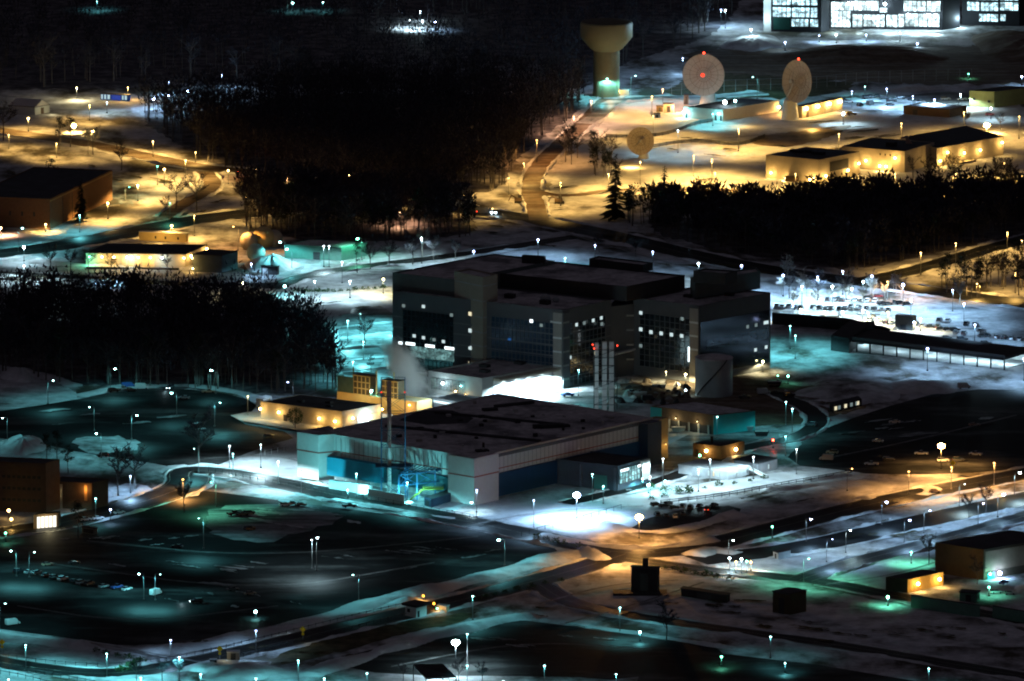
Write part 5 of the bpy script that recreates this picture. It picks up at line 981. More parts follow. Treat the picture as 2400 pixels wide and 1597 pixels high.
for x, y, rr, m, lb in ((600, 600, 4.2, mat('pale_green_tank', (.4, .5, .45)), 'pale green ball tank on the teal-lit mound'), (583, 572, 4.0, CREAM, 'cream ball tank nearest the orange street lamp'), (618, 568, 5.0, YELW, 'yellow ball tank at the top of the mound'), (643, 566, 4, CREAM, 'tall cream ball tank beside the teal lamp')):
    q = G(x, y+12); t = thing('ball_tank', lb, 'tank', (q.x, q.y, 0)); MB().ball((q.x, q.y, rr*.9), rr, 20, 12, 1.0).build('shell', m, t, True); MB().lathe([(rr*.5, 0), (rr*.45, rr*.3)], 16, (q.x, q.y, 0)).build('skirt', CONC, t)
o = Bd('dark_container', 'dark container standing at the foot of the teal-lit mound', 'container', (612, 624), (650, 626), (654, 624), 645, DARKW, DARKW, 0); o.panel('door', 0, .1, .4, 0, .8, mat('lit_grey', (.3, .3, .3)), .02, .08)
# --- lower left brown buildings
o = Bd('brown_offices', 'dark brown office building at the left edge with faint windows', 'building', (-90, 1082), (107, 1090), (140, 1080), 1203, BROWNW, DROOF, .6)
for r_ in range(3):
    for k in range(8): o.win(0, .5+k*.06, .25+r_*.24, 1.3, 1.1, mat('faint_glass', (.05, .06, .05), .1, .1), .02)
o = Bd('brown_wing', 'lower brown wing with floodlit entrance and orange wall light', 'building', (107, 1130), (215, 1136), (254, 1126), 1196, BROWNW, DROOF, .5)
o.panel('entrance', 0, .02, .36, 0, .95, mat('entrance_wall', (.5, .45, .35)), .03, .2); o.lamp(0, .06, .6, 'y', 900, 40, .5, 1); o.lamp(0, .22, .6, 'y', 900, 40, .5, 1)
o.panel('wall_niche', 0, .84, .90, .35, .98, mat('gold_lit_panel2', (.5, .3, .12)), .03, .1); light('niche_light', o.pt(0, .87, .8, 1.6), 'o', 500, o.t)
o = Bd('entrance_lobby', 'small lobby with glowing white glazed doors', 'building', (78, 1208), (136, 1203), (142, 1199), 1236, BROWNW, DARKW, .1)
for k in range(5): o.panel('lit_door', 0, .15+k*.16, .28+k*.16, .05, .85, emit('door_glow', (1, .95, .8), 1.6), .05, .08)
light('door_light', o.pt(0, .5, .6, 3), 'y', 1800, o.t)
o = Bd('bus_shelter', 'small open shelter at the edge of the dark lot', 'shelter', (192, 1236), (222, 1240), (228, 1237), 1254, mat('shelter_panel', (.2, .22, .18), .4), DARKW, 0); o.panel('opening', 0, .1, .9, .15, .85, DARKW, .02, .05)
# --- lower right group
o = Bd('corner_building', 'big dark brown building at the lower right edge', 'building', (2192, 1275), (2306, 1292), (2480, 1262), 1360, mat('umber_wall', (.09, .07, .045)), DROOF, .5)
o.lamp(1, .18, .18, 'b', 3500, 70, .7, 1.5); o.lamp(1, .06, .2, 'g', 1200, 30, .5, 1.2); o.panel('blue_door', 1, .05, .14, 0, .22, BLUEW, .03, .2); o.panel('buff_wall', 1, .02, .98, .28, .97, mat('buff_wall_panel', (.30, .22, .15)), .03, .1)
o = Bd('orange_garage', 'low dark garage whose end wall glows orange under two lamps', 'garage', (2076, 1354), (2127, 1359), (2211, 1341), 1390, mat('garage_wall', (.07, .07, .05)), DROOF, .2)
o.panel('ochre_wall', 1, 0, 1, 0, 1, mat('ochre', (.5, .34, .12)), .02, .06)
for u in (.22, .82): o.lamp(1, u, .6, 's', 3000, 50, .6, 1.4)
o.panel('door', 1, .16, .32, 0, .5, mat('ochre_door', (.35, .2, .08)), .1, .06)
wallrun('dark green screen wall below the orange garage', [(2136, 1424), (2296, 1448)], 4.5, GREENW, cap=DROOF); wallrun('dark green screen wall at the right edge', [(2327, 1449), (2420, 1465)], 4.5, GREENW, cap=DROOF)
def crate(name, lb, cat, A, B, C, by, m, r=DROOF):
    o = Bd(name, lb, cat, A, B, C, by, m, r, 0); o.panel('door', 0, .35, .65, 0, .75, DARKW if m is not DARKW else DSTEEL, .02, .1); o.panel('frame_band', 0, 0, 1, .94, 1, DSTEEL, .02, .12); return o
crate('green_container', 'dark green container beside the right screen wall', 'container', (2249, 1388), (2290, 1391), (2297, 1385), 1412, GREENW)
crate('container', 'grey-white container beside the lane above the green road', 'container', (1812, 1292), (1824, 1296), (1853, 1290), 1312, mat('grey_container', (.3, .32, .32)))
sg = crate('equipment_block', 'tall black square block throwing a long shadow over orange snow', 'equipment block', (1479, 1328), (1541, 1331), (1546, 1328), 1392, DARKW)
MB().box((sg.ctr.x, sg.ctr.y, sg.H+1.6), (2, 2, 3.2)).build('chimney', DARKW, sg.t)
light('block_lamp', G(1512, 1316)+Vector((0, 0, 9.5)), 'o', 28000, sg.t, r=.5); light('block_lamp', G(1440, 1330)+Vector((0, 0, 9)), 'o', 14000, sg.t, r=.5)
q = G(1500, 1392); MB().box((q.x, q.y, .4), (20, 8, .8)).build('plinth', DARKW, sg.t)
crate('long_container', 'long low black tank-like container on dim snow', 'container', (1596, 1380), (1704, 1396), (1711, 1391), 1414, DARKW)
crate('equipment_block', 'dim brown cube beside the green-lit lane', 'equipment block', (1811, 1386), (1852, 1392), (1890, 1384), 1442, mat('dim_brown', (.07, .055, .03)))
# --- bottom centre
o = Bd('guard_booth', 'small white guard booth with black overhanging roof', 'booth', (950, 1420), (976, 1425), (1000, 1419), 1449, WHITEW, DARKW, 0); o.win(0, .3, .6, 1.4, 1.4, DARKW, .02); o.win(1, .2, .35, 1.2, 2.4, DARKW, .02)
q = o.ctr; MB().prism([(q.x+(p.x-q.x)*1.35, q.y+(p.y-q.y)*1.35) for p in (o.a, o.b, o.c, o.d)], o.H+.3, o.H+1.1, bottom=True).build('canopy', DARKW, o.t)
o = Bd('gate_kiosk', 'little kiosk glowing orange on its side by the guard booth', 'kiosk', (1024, 1420), (1046, 1423), (1053, 1419), 1436, mat('kiosk_tan', (.4, .28, .18)), CLEANSNOW, 0); o.lamp(0, .1, .6, 'g', 150, 20, .3); light('kiosk_light', o.pt(0, .4, .7, 2.5), 'o', 600, o.t)
for x, y, lb in ((992, 1397, 'upper amber beacon near the guard booth'), (1017, 1415, 'lower amber beacon near the guard booth')):
    q = G(x, y, 2); t = thing('beacon', lb, 'beacon', (q.x, q.y, 0)); MB().bar((q.x, q.y, 0), (q.x, q.y, 1.6), .08).build('post', DSTEEL, t); MB().ball((q.x, q.y, 2), .45, 8, 6).build('bulb', emit('amber_glow', (1, .42, .03), 6), t); light('beacon_light', (q.x, q.y-.8, 1.8), 'o', 500, t)
t = thing('solar_canopy', 'tilted black panel canopy over lit bays at the bottom edge', 'canopy', tuple(G(1020, 1592))); c4 = [G(969, 1557, 7.5), G(1038, 1556, 7.5), G(1069, 1586, 4.5), G(998, 1590, 4.5)]
MB().add([tuple(p) for p in c4]+[(p.x, p.y, p.z-.4) for p in c4], [(3, 2, 1, 0)[::-1], (4, 5, 6, 7)[::-1], (0, 1, 5, 4), (1, 2, 6, 5), (2, 3, 7, 6), (3, 0, 4, 7)]).build('panel', mat('solar_black', (.012, .012, .014), .3), t)
for i, p in enumerate(c4): MB().bar((p.x, p.y, 0), (p.x, p.y, p.z-.4), .2).build('leg', DSTEEL, t)
for k in range(7): q = c4[3].lerp(c4[2], (k+.5)/7) if k < 5 else c4[2].lerp(c4[1], (k-4)/4); MB().box((q.x-t.location.x+t.location.x, q.y-1.5, q.z-1.2), (2.4, .4, .5)).build('strip_lamp', emit('strip_glow', (.7, .95, 1), 3), t)
light('canopy_light', G(1020, 1592)+Vector((0, -3, 3)), 'w', 5000, t)
for x, y, lb in ((710, 1500, 'yellow diamond road sign beside the bottom road'), (515, 1546, 'yellow diamond road sign left of the small cabinets'), (5, 1530, 'yellow diamond road sign at the left edge'), (2233, 1108, 'small yellow road sign by the right crossroads')):
    q = G(x, y); t = thing('road_sign', lb, 'road sign', (q.x, q.y, 0)); MB().bar((q.x, q.y, 0), (q.x, q.y, 3.6), .08).build('post', STEEL, t)
    MB().add([(q.x+a*1.15, q.y-.1, 3.9+b*1.15) for a, b in ((0, -1), (1, 0), (0, 1), (-1, 0))]+[(q.x+a*1.15, q.y-.04, 3.9+b*1.15) for a, b in ((0, -1), (1, 0), (0, 1), (-1, 0))], [(0, 1, 2, 3), (7, 6, 5, 4)]).build('sign_plate', SIGNY, t); MB().box((q.x, q.y-.1, 2.2), (.9, .06, .9)).build('plaque', SIGNY, t); light('sign_light', (q.x+2, q.y-7, 3), 'y', 90, t)
for x, y, a_, h_, lb in ((500, 1560, 2.4, 2.2, 'dark utility cabinet left of the yellow sign'), (547, 1550, 4.5, 3.6, 'pale utility cabinet right of the yellow sign')):
    q = G(x, y); t = thing('utility_cabinet', lb, 'cabinet', tuple(q)); MB().box((q.x, q.y, h_/2), (a_, a_*.7, h_)).build('case', DARKW if x < 520 else CONC, t); MB().box((q.x, q.y, h_+.1), (a_+.3, a_*.7+.3, .2)).build('lid', CLEANSNOW, t); MB().box((q.x, q.y-a_*.35-.03, h_/2), (a_*.4, .05, h_*.8)).build('door', DSTEEL, t)
# --- fences and guard rails
def rail(label, pts, name='guardrail', h=.9, post=4.0, m=STEEL, rails=(.75,), cat='guard rail', r=.12):
    p, _, _ = strip(FF(pts), 1, sm=2); t = thing(name, label, cat, (p[0].x, p[0].y, 0)); mb = MB(); mp_ = MB(); acc = 0
    for i in range(len(p)-1):
        a, b = p[i], p[i+1]; L = (b-a).length
        if L < .01: continue
        for z in rails: mb.bar((a.x, a.y, z*h), (b.x, b.y, z*h), r, n=4, cap=False)
        while acc < L: q = a.lerp(b, acc/L); mp_.box((q.x, q.y, h/2), (.18, .18, h)); acc += post
        acc -= L
    mb.build('rail', m, t); mp_.build('posts', m, t)['kind'] = 'stuff'
rail('guard rail along the upper side of the bottom road', [(-40, 1505), (60, 1522), (230, 1538), (400, 1520), (600, 1474), (850, 1413), (960, 1388)], h=1.6, m=DSTEEL)
rail('guard rail along the lower side of the bottom road', [(560, 1512), (700, 1476), (880, 1432), (960, 1412)], h=1.6, m=DSTEEL)
rail('lowest guard rail on the bright snow at the lower left corner', [(-40, 1545), (60, 1560), (160, 1590)], h=1.6, m=DSTEEL)
rail('thin rail above the lower left corner snow', [(-40, 1530), (80, 1548), (220, 1575)], h=1.6, m=DSTEEL)
rail('tall perimeter fence round the dish compound', [(1545, 222), (1640, 212), (1880, 205), (1950, 195), (2100, 188), (2250, 185)], 'perimeter_fence', 6, 6, STEEL, (.98, .5), 'fence', .05)
rail('dark fence line curving down the snow from the control building', [(1394, 318), (1470, 320), (1540, 312), (1600, 288), (1640, 282)], 'snow_fence', 2.2, 5, DARKW, (.3, .55, .8), 'fence', .22)
rail('dark fence line winding between the small dish and the brown rows', [(1500, 342), (1600, 326), (1700, 340), (1760, 318)], 'snow_fence', 2.2, 5, DARKW, (.3, .55, .8), 'fence', .22)
rail('bridge rail beside the pale road past the site cabins', [(1520, 1162), (1640, 1150), (1800, 1120), (1960, 1092)], 'snow_fence', 2.0, 4, DSTEEL, (.5, .9), 'fence', .15)
rail('low fence at the floodlit snow corner of the white hall', [(480, 1085), (580, 1106), (720, 1128), (900, 1162), (1090, 1196)], 'wire_fence', 2.0, 4, DSTEEL, (.5, .95), 'fence', .07)
rail('wire fence beside the snow corner left of the white hall', [(610, 1050), (700, 1028)], 'wire_fence', 2.4, 4, STEEL, (.5, .95), 'fence', .06)
rail('footpath rail climbing from the left edge road', [(1200, 1235), (1330, 1200), (1430, 1172)], 'wire_fence', 2, 5, DSTEEL, (.9,), 'fence', .1)
# --- bushes
def bush_proto():
    mb = MB()
    for k in range(70):
        a = R.uniform(0, 6.28); e = R.uniform(0.1, 1.4); r = R.uniform(.4, 1); c = (r*math.cos(a)*math.cos(e)*1.1, r*math.sin(a)*math.cos(e), .15+r*math.sin(e)*.9); s = .28
        v = [Vector(c)+Vector((R.uniform(-s, s), R.uniform(-s, s), R.uniform(-s, s))) for _ in range(3)]; mb.add(v, [(0, 1, 2)])
    return mb.build('bush', LEAF)
bu = bush_proto(); first = True
def bushes(n, pts, label, group, sc_=1.4):
    global first
    P = FF(pts); seg = len(P)-1
    for k in range(n):
        u = k/(n-1)*seg; i = min(int(u), seg-1); fr = u-i; x = P[i][0]*(1-fr)+P[i+1][0]*fr; y = P[i][1]*(1-fr)+P[i+1][1]*fr
        q = G(x+R.uniform(-2, 2), y+R.uniform(-1, 1)); b = bu if first else bu.copy()
        if not first: col.objects.link(b)
        first = False; s_ = sc_*R.uniform(.7, 1.3); b.location = (q.x, q.y, 0); b.scale = (s_, s_, s_*.9); b.rotation_euler.z = R.uniform(0, 6); tag(b, label, 'bush', group)
bushes(16, [(682, 672), (760, 673), (880, 664)], 'round clipped bush in the row above the snowy slope', 'bushes in a row by the loop road', 1.5)
bushes(9, [(1500, 1150), (1620, 1125), (1760, 1102)], 'low dark bush along the road past the site cabins', 'bushes along the cabin road', 1.6)
bushes(6, [(1235, 1240), (1290, 1252), (1330, 1262)], 'dark bush on the snow bank above the crossroads', 'bushes on the snow bank', 1.9)
bushes(7, [(1530, 1310), (1600, 1322), (1680, 1335)], 'dark bush at the lower edge of the orange crossroads', 'bushes by the orange crossroads', 1.9)
bushes(8, [(1290, 1338), (1170, 1362), (1100, 1380)], 'small bush under the orange snow ridge', 'bushes under the orange snow ridge', 1.5)
bushes(10, [(220, 1500), (330, 1525), (280, 1545)], 'straggly dark bush on the dim snow of the lower left', 'bushes on the lower left snow', 2.0)
bushes(5, [(1470, 1115), (1530, 1130), (1580, 1135)], 'lamp-lit shrub in front of the glazed annex', 'shrubs by the glazed annex', 2.4)
# ------------------------------------------------------------------ trees
def bare_tree(seed, h=16.0, tw=230, wd=.11, sp=.32, tm=None):
    r = random.Random(seed); t = thing('bare_tree', '', 'tree', world=False); mb = MB(); tips = []
    mb.bar((0, 0, 0), (r.uniform(-.3, .3), 0, h*.35), h*.018, h*.013, 6); base = Vector((0, 0, h*.33))
    mb.bar(base, (r.uniform(-.6, .6), r.uniform(-.6, .6), h*.82), h*.012, .04, 5)
    for k in range(11):
        a = r.uniform(0, 6.28); z0 = h*r.uniform(.28, .7); L = h*r.uniform(.22, .36); e = r.uniform(.6, 1.15)
        p = Vector((0, 0, z0)); q = p+Vector((math.cos(a)*math.cos(e), math.sin(a)*math.cos(e), math.sin(e)))*L
        mb.bar(p, q, h*.007, .05, 4, False); tips.append((p, q))
        for j in range(3):
            s = p.lerp(q, r.uniform(.4, .95)); a2 = a+r.uniform(-1.1, 1.1); e2 = r.uniform(.3, 1.2); v = s+Vector((math.cos(a2)*math.cos(e2), math.sin(a2)*math.cos(e2), math.sin(e2)))*L*.55
            mb.bar(s, v, .07, .03, 3, False); tips.append((s, v))
    mb.build('trunk', tm or BARK, t); mc = MB()
    for k in range(tw):
        p, q = r.choice(tips); s = p.lerp(q, r.uniform(.3, 1)); d = Vector((r.gauss(0, 1), r.gauss(0, 1), abs(r.gauss(.5, .8)))).normalized()*h*r.uniform(.06, .14)
        c = d.cross(Vector((r.uniform(-1, 1), r.uniform(-1, 1), .3))).normalized()*wd; mc.add([s-c, s+c, s+d], [(0, 1, 2)])
    mc.build('crown', TWIG if tm is None else LAMPTWIG, t); return t
def conifer(seed, h=17.0, w=.24):
    r = random.Random(seed); t = thing('conifer', '', 'tree', world=False)
    MB().bar((0, 0, 0), (0, 0, h*.97), .3, .05, 6).build('trunk', BARK, t); mc = MB(); n = int(h*2.2)
    for k in range(n):
        z = h*(.08+.9*k/n); L = (h-z)*w+.5
        for j in range(9):
            a = r.uniform(0, 6.28); l = L*r.uniform(.6, 1.15); d = Vector((math.cos(a), math.sin(a), -.25))*l; c = Vector((-math.sin(a), math.cos(a), 0))*l*.22
            p = Vector((0, 0, z+r.uniform(-.3, .3))); mc.add([p, p+d*.6-c, p+d, p+d*.6+c], [(0, 1, 2, 3)])
    mc.build('crown', NEEDLE, t); return t
def pine(seed, h=16.0):
    r = random.Random(seed); t = thing('pine', '', 'tree', world=False); mb = MB(); mb.bar((0, 0, 0), (r.uniform(-1, 1), 0, h*.95), .28, .06, 6); mc = MB()
    for k in range(16):
        z = h*r.uniform(.4, .97); a = r.uniform(0, 6.28); L = r.uniform(.8, 3.4)*(1.25-z/h*.7); c = Vector((math.cos(a)*L, math.sin(a)*L, z+.5)); mb.bar((0, 0, z-.6), c, .09, .04, 3, False); R0 = r.uniform(.9, 1.9)
        for j in range(34):
            v = Vector((r.gauss(0, 1), r.gauss(0, 1), r.gauss(0, .6))).normalized()*R0*r.uniform(.4, 1); s = .42
            q = c+v; mc.add([q+Vector((r.uniform(-s, s), r.uniform(-s, s), r.uniform(-s, s))) for _ in range(3)], [(0, 1, 2)])
    mb.build('trunk', BARK, t); mc.build('crown', NEEDLE, t); return t
TP = {'bare': [bare_tree(i, 15+i) for i in range(4)], 'lone': [bare_tree(20+i, 13, 420, .09) for i in range(3)], 'pale': [bare_tree(30, 12, 500, .12, tm=LAMPTWIG)], 'con': [conifer(1, 20), conifer(2, 15, .3)], 'pine': [pine(i, 14+2*i) for i in range(3)]}
USED = set()
def tree(kind, x, y, h=None, label='', group=None, P=None):
    pr = R.choice(TP[kind]); base = {'bare': 16, 'lone': 13, 'pale': 12, 'con': 17, 'pine': 16}[kind]
    if id(pr) in USED: t = copy_tree(pr)
    else: t = pr; USED.add(id(pr))
    q = P if P is not None else G(x, y); t.location = (q.x, q.y, 0); s = (h/base if h else 1)*R.uniform(.92, 1.08); t.scale = (s, s, s); t.rotation_euler.z = R.uniform(0, 6.28)
    t['label'] = label; t['category'] = 'tree'
    if group: t['group'] = group
    return t
def inside(p, poly):
    c = False; n = len(poly)
    for i in range(n):
        a, b = poly[i], poly[(i+1) % n]
        if (a[1] > p[1]) != (b[1] > p[1]) and p[0] < (b[0]-a[0])*(p[1]-a[1])/(b[1]-a[1])+a[0]: c = not c
    return c
# single trees
for k, x, y, h, lb in (
  ('con', 1557, 520, 30, 'tall pointed spruce at the edge of the eastern wood'), ('con', 1443, 515, 27, 'thin ragged spruce standing alone left of the eastern wood'), ('pine', 1482, 530, 20, 'slim pine between the thin spruce and the eastern wood'), ('con', 190, 520, 18, 'dark round-topped evergreen against the brick building'),
  ('lone', 413, 490, 18, 'bare tree left of two on the dim slope behind the yellow shed'), ('lone', 461, 494, 20, 'bare tree right of two on the dim slope behind the yellow shed'), ('lone', 388, 505, 10, 'small bare tree beside the green lamp on the slope'), ('lone', 218, 363, 14, 'bare tree under the tall sodium lamp on the curved street'), ('pine', 140, 350, 17, 'dark bushy pine beside the curved street'), ('pine', 165, 345, 16, 'dark pine next to the bushy pine on the curved street'), ('lone', 285, 400, 16, 'thin bare tree on the dark verge below the curved street'), ('lone', 8, 330, 20, 'dark tree cut by the left edge of the picture'), ('pine', 120, 440, 14, 'rounded dark evergreen on the brick building lawn'),
  ('lone', 118, 637, 13, 'bare thin tree at the left end of the bright verge'), ('lone', 165, 640, 11, 'young bare tree second along the bright verge'), ('lone', 207, 640, 11, 'young bare tree in front of the warehouse corner'), ('lone', 260, 645, 11, 'young bare tree in front of the warehouse lamps'), ('lone', 392, 646, 12, 'bushy bare tree in front of the warehouse right end'),
  ('pine', 837, 640, 12, 'dark evergreen left of three on the loop road lawn'), ('lone', 868, 631, 14, 'bare tree second on the loop road lawn'), ('lone', 912, 625, 15, 'bare tree third on the loop road lawn'), ('lone', 967, 621, 15, 'bare tree at the dark edge of the bright loop road verge'), ('pale', 990, 600, 13, 'bare tree glowing white beside its lamp on the loop road'), ('lone', 1016, 612, 12, 'bare tree right of the glowing white tree'), ('lone', 1068, 608, 10, 'thin young tree right of the loop road lawn'), ('lone', 1404, 592, 9, 'thin young tree on the slope behind the office block'), ('lone', 1490, 602, 9, 'thin young tree near the lamp behind the office roof'),
  ('lone', 277, 1162, 20, 'bare tree on the blue-lit snow island left of two'), ('lone', 316, 1148, 19, 'bare tree on the blue-lit snow island right of two'), ('lone', 432, 1202, 15, 'bare tree against the orange-lit snow circle'), ('lone', 467, 1090, 22, 'tall bare tree behind the teal lamp near the snow corner'), ('pine', 183, 1262, 14, 'dark evergreen in front of the brown buildings'), ('pine', 135, 1100, 13, 'dark evergreen behind the lower left brown wing'), ('pine', 110, 1085, 13, 'dark evergreen left of the bushy one behind the brown wing'), ('pine', 160, 1110, 12, 'bushy dark evergreen behind the brown wing'),
  ('lone', 2177, 1325, 13, 'bare tree beside the corner building wall'), ('lone', 2310, 1205, 13, 'bare tree on the blue-lit verge at the right'), ('lone', 2270, 1215, 10, 'bare tree left on the blue-lit verge at the right'), ('lone', 1562, 1500, 15, 'bare dark tree in front of the green-lit lane'), ('lone', 2290, 1370, 12, 'green-tinted tree against the dark corner building'),
  ('pale', 1845, 665, 13, 'bare tree glowing white at the left of the snowy car park'), ('pale', 2040, 690, 10, 'bare tree glowing white beside the car park lamp'), ('pale', 2100, 690, 9, 'small glowing bare tree at the right of the car park'), ('pale', 2250, 715, 12, 'bare glowing tree near the right car park lamps'), ('pale', 1880, 690, 11, 'bare white-lit tree second in the snowy car park'), ('lone', 1850, 700, 12, 'dark bare tree before the snowy car park lamps'), ('lone', 1917, 705, 14, 'dark bare tree with lamp behind in the snowy car park'), ('lone', 1983, 705, 14, 'dark spreading bare tree in the middle of the car park'),
  ('lone', 2262, 300, 9, 'dark bush-like tree above the gold depot'), ('lone', 2345, 305, 9, 'dark tree near the upper right edge'), ('lone', 2335, 425, 13, 'slender tree before the gold depot'), ('lone', 855, 810, 14, 'dark tree beside the teal steps left of the office block'), ('pine', 870, 875, 8, 'dark green tree behind the chillers'), ('lone', 420, 1597, 9, 'small bare tree at the bottom edge left of the snow heap'), ('lone', 380, 1600, 9, 'small bare tree near the bottom edge, second'), ('lone', 320, 1600, 9, 'bare tree with signs at the bottom edge'), ('lone', 1075, 1600, 9, 'low bare tree right of the black panel canopy'), ('lone', 945, 1602, 8, 'low bare tree left of the black panel canopy'), ('lone', 1130, 1602, 8, 'low bare tree at the bottom edge further right'),
  ('lone', 1010, 475, 12, 'bare tree silhouetted on the pink-lit snow gap'), ('lone', 1075, 505, 13, 'bare tree by the sodium lamp at the end of the central wood')):
    tree(k, x, y, h, lb)
for k in range(12):
    x = 1835+k*26+R.uniform(-8, 8); y = R.uniform(686, 728)
    tree('pale', x, y, R.uniform(7, 11), '%s small white-lit bare tree from the left among the car park lamps' % ORD[k])
for k in range(16):
    x = R.uniform(1830, 2180); y = R.uniform(715, 790); hw_ = R.uniform(5, 14); mound([((x-hw_)/f, y/f), ((x+hw_)/f, y/f), (x/f, (y+2.5)/f), (x/f, (y-2.5)/f)], R.uniform(.8, 1.8), CLEANSNOW, 'snow_heap', None, k)
q = G(692, 1035); t = thing('round_tree', 'dense round evergreen tree in front of the beige store', 'tree', (q.x, q.y, 0)); zc = HT(692, 1010, 975); q = G(692, 1010)
MB().bar((q.x, q.y, 0), (q.x, q.y, zc), .2, .15).build('trunk', BARK, t); mc = MB()
for k in range(900):
    v = Vector((R.gauss(0, 1), R.gauss(0, 1), R.gauss(0, 1))).normalized()*R.uniform(2.2, 3.3)*1.05; mc.add([Vector((q.x, q.y, zc))+v+Vector((R.uniform(-.4, .4), R.uniform(-.4, .4), R.uniform(-.4, .4))) for _ in range(3)], [(0, 1, 2)])
mc.build('crown', LEAF, t)
# woods: the trees that show largest are individuals, the rest of each wood is one mass
QUOTA = {'back': 50, 'front': 62, 'centre': 45, 'east': 55, 'west': 48}; DENS = {'back': 1500, 'front': 1300, 'centre': 340, 'east': 800, 'west': 700}
MIX = {'back': (('bare', 1.0),), 'front': (('bare', 1.0),), 'centre': (('bare', .7), ('pine', .3)), 'east': (('bare', .55), ('pine', .45)), 'west': (('bare', .8), ('pine', .2))}
WH = {'back': (15, 23), 'front': (15, 22), 'centre': (13, 21), 'east': (10, 18), 'west': (14, 23)}
WN = {'back': 'far upper wood', 'front': 'big dark wood left of the hill road', 'centre': 'wood above the loop road', 'east': 'wood below the gold halls', 'west': 'black wood left of the office block'}
for key, poly in WOODS.items():
    xs = [p[0] for p in poly]; ys = [p[1] for p in poly]; pts = []; gp = [G(x, y) for x, y in poly]; gpoly = [(p.x, p.y) for p in gp]
    gx = [p[0] for p in gpoly]; gy = [p[1] for p in gpoly]
    while len(pts) < DENS[key]:
        p = Vector((R.uniform(min(gx), max(gx)), R.uniform(min(gy), max(gy)), 0))
        if key == 'back' and abs(p.x) > 330: continue
        if inside((p.x, p.y), gpoly): pts.append(p)
    # exposure: distance behind the wood's front edge in the same column
    def front(p):
        y = p.y
        while inside((p.x, y-4), gpoly): y -= 4
        return p.y-y
    d = sorted(((front(p)+R.uniform(0, 12), i) for i, p in enumerate(pts))); near = set(i for _, i in d[:QUOTA[key]])
    mb = MB(); vs = []; rr = random.Random(5); tf = []
    for i, p in enumerate(pts):
        if i in near:
            u = rr.random(); acc = 0
            for kd, w_ in MIX[key]:
                acc += w_
                if u <= acc: break
            tree(kd, 0, 0, rr.uniform(*WH[key]), ('bare tree at the front of the ' if kd == 'bare' else 'dark pine at the front of the ')+WN[key], ('bare trees' if kd == 'bare' else 'pines')+' at the front of the '+WN[key], P=p)
        else:
            h = rr.uniform(*WH[key])*1.05; f0 = len(mb.f); mb.bar((p.x, p.y, 0), (p.x+rr.uniform(-.8, .8), p.y, h*.8), .24, .08, 3, False); tf += range(f0, len(mb.f)); pn = len(MIX[key]) > 1 and rr.random() < MIX[key][1][1]*1.3
            for k in range(80 if pn else 46):
                a = rr.uniform(0, 6.28); ra = rr.uniform(0, h*.24); c = Vector((p.x+ra*math.cos(a), p.y+ra*math.sin(a), h*rr.uniform(.45 if pn else .32, 1.0)))
                dd = Vector((math.cos(a)*rr.uniform(0, 1), math.sin(a)*rr.uniform(0, 1), rr.uniform(.4, 1.2))).normalized()*rr.uniform(1.2, 2.6); cc = dd.cross(Vector((rr.uniform(-1, 1), rr.uniform(-1, 1), .2))).normalized()*(.7 if pn else .32)
                mb.add([c-cc, c+cc, c+dd], [(0, 1, 2)])
    o = mb.build('woods', TWIG); o.data.materials.append(BARK)
    for i in tf: o.data.polygons[i].material_index = 1
    o['kind'] = 'stuff'; o['label'] = 'mass of bare trees behind the front of the '+WN[key]; o['category'] = 'woods'
# scattered thin wood on the right edge and hill clump
for i in range(26):
    x = R.uniform(2190, 2400); y = 690-(2400-x)*.0+R.uniform(-28, 12); tree(R.choice(['bare', 'bare', 'pine']), x, y, R.uniform(11, 18), 'slender tree standing against the gold-lit snow of the right edge', 'slender trees at the right edge')
for i in range(22):
    x = R.uniform(1320, 1450); y = 340+(x-1320)*.35+R.uniform(0, 50); tree('bare' if i % 3 else 'pine', x, y, R.uniform(9, 14), 'dark tree in the clump beside the hill road', 'clump of trees beside the hill road')
for i in range(14):
    x = R.uniform(2120, 2400); y = R.uniform(418, 450); tree('bare', x, y, R.uniform(10, 14), 'slender bare tree silhouetted before the gold halls', 'slender trees before the gold halls')
for i in range(16):
    x = R.uniform(1470, 1600); y = R.uniform(505, 530); tree('pine', x, y, R.uniform(9, 15), 'pine at the left end of the wood below the gold halls', 'pines at the left end of the eastern wood')
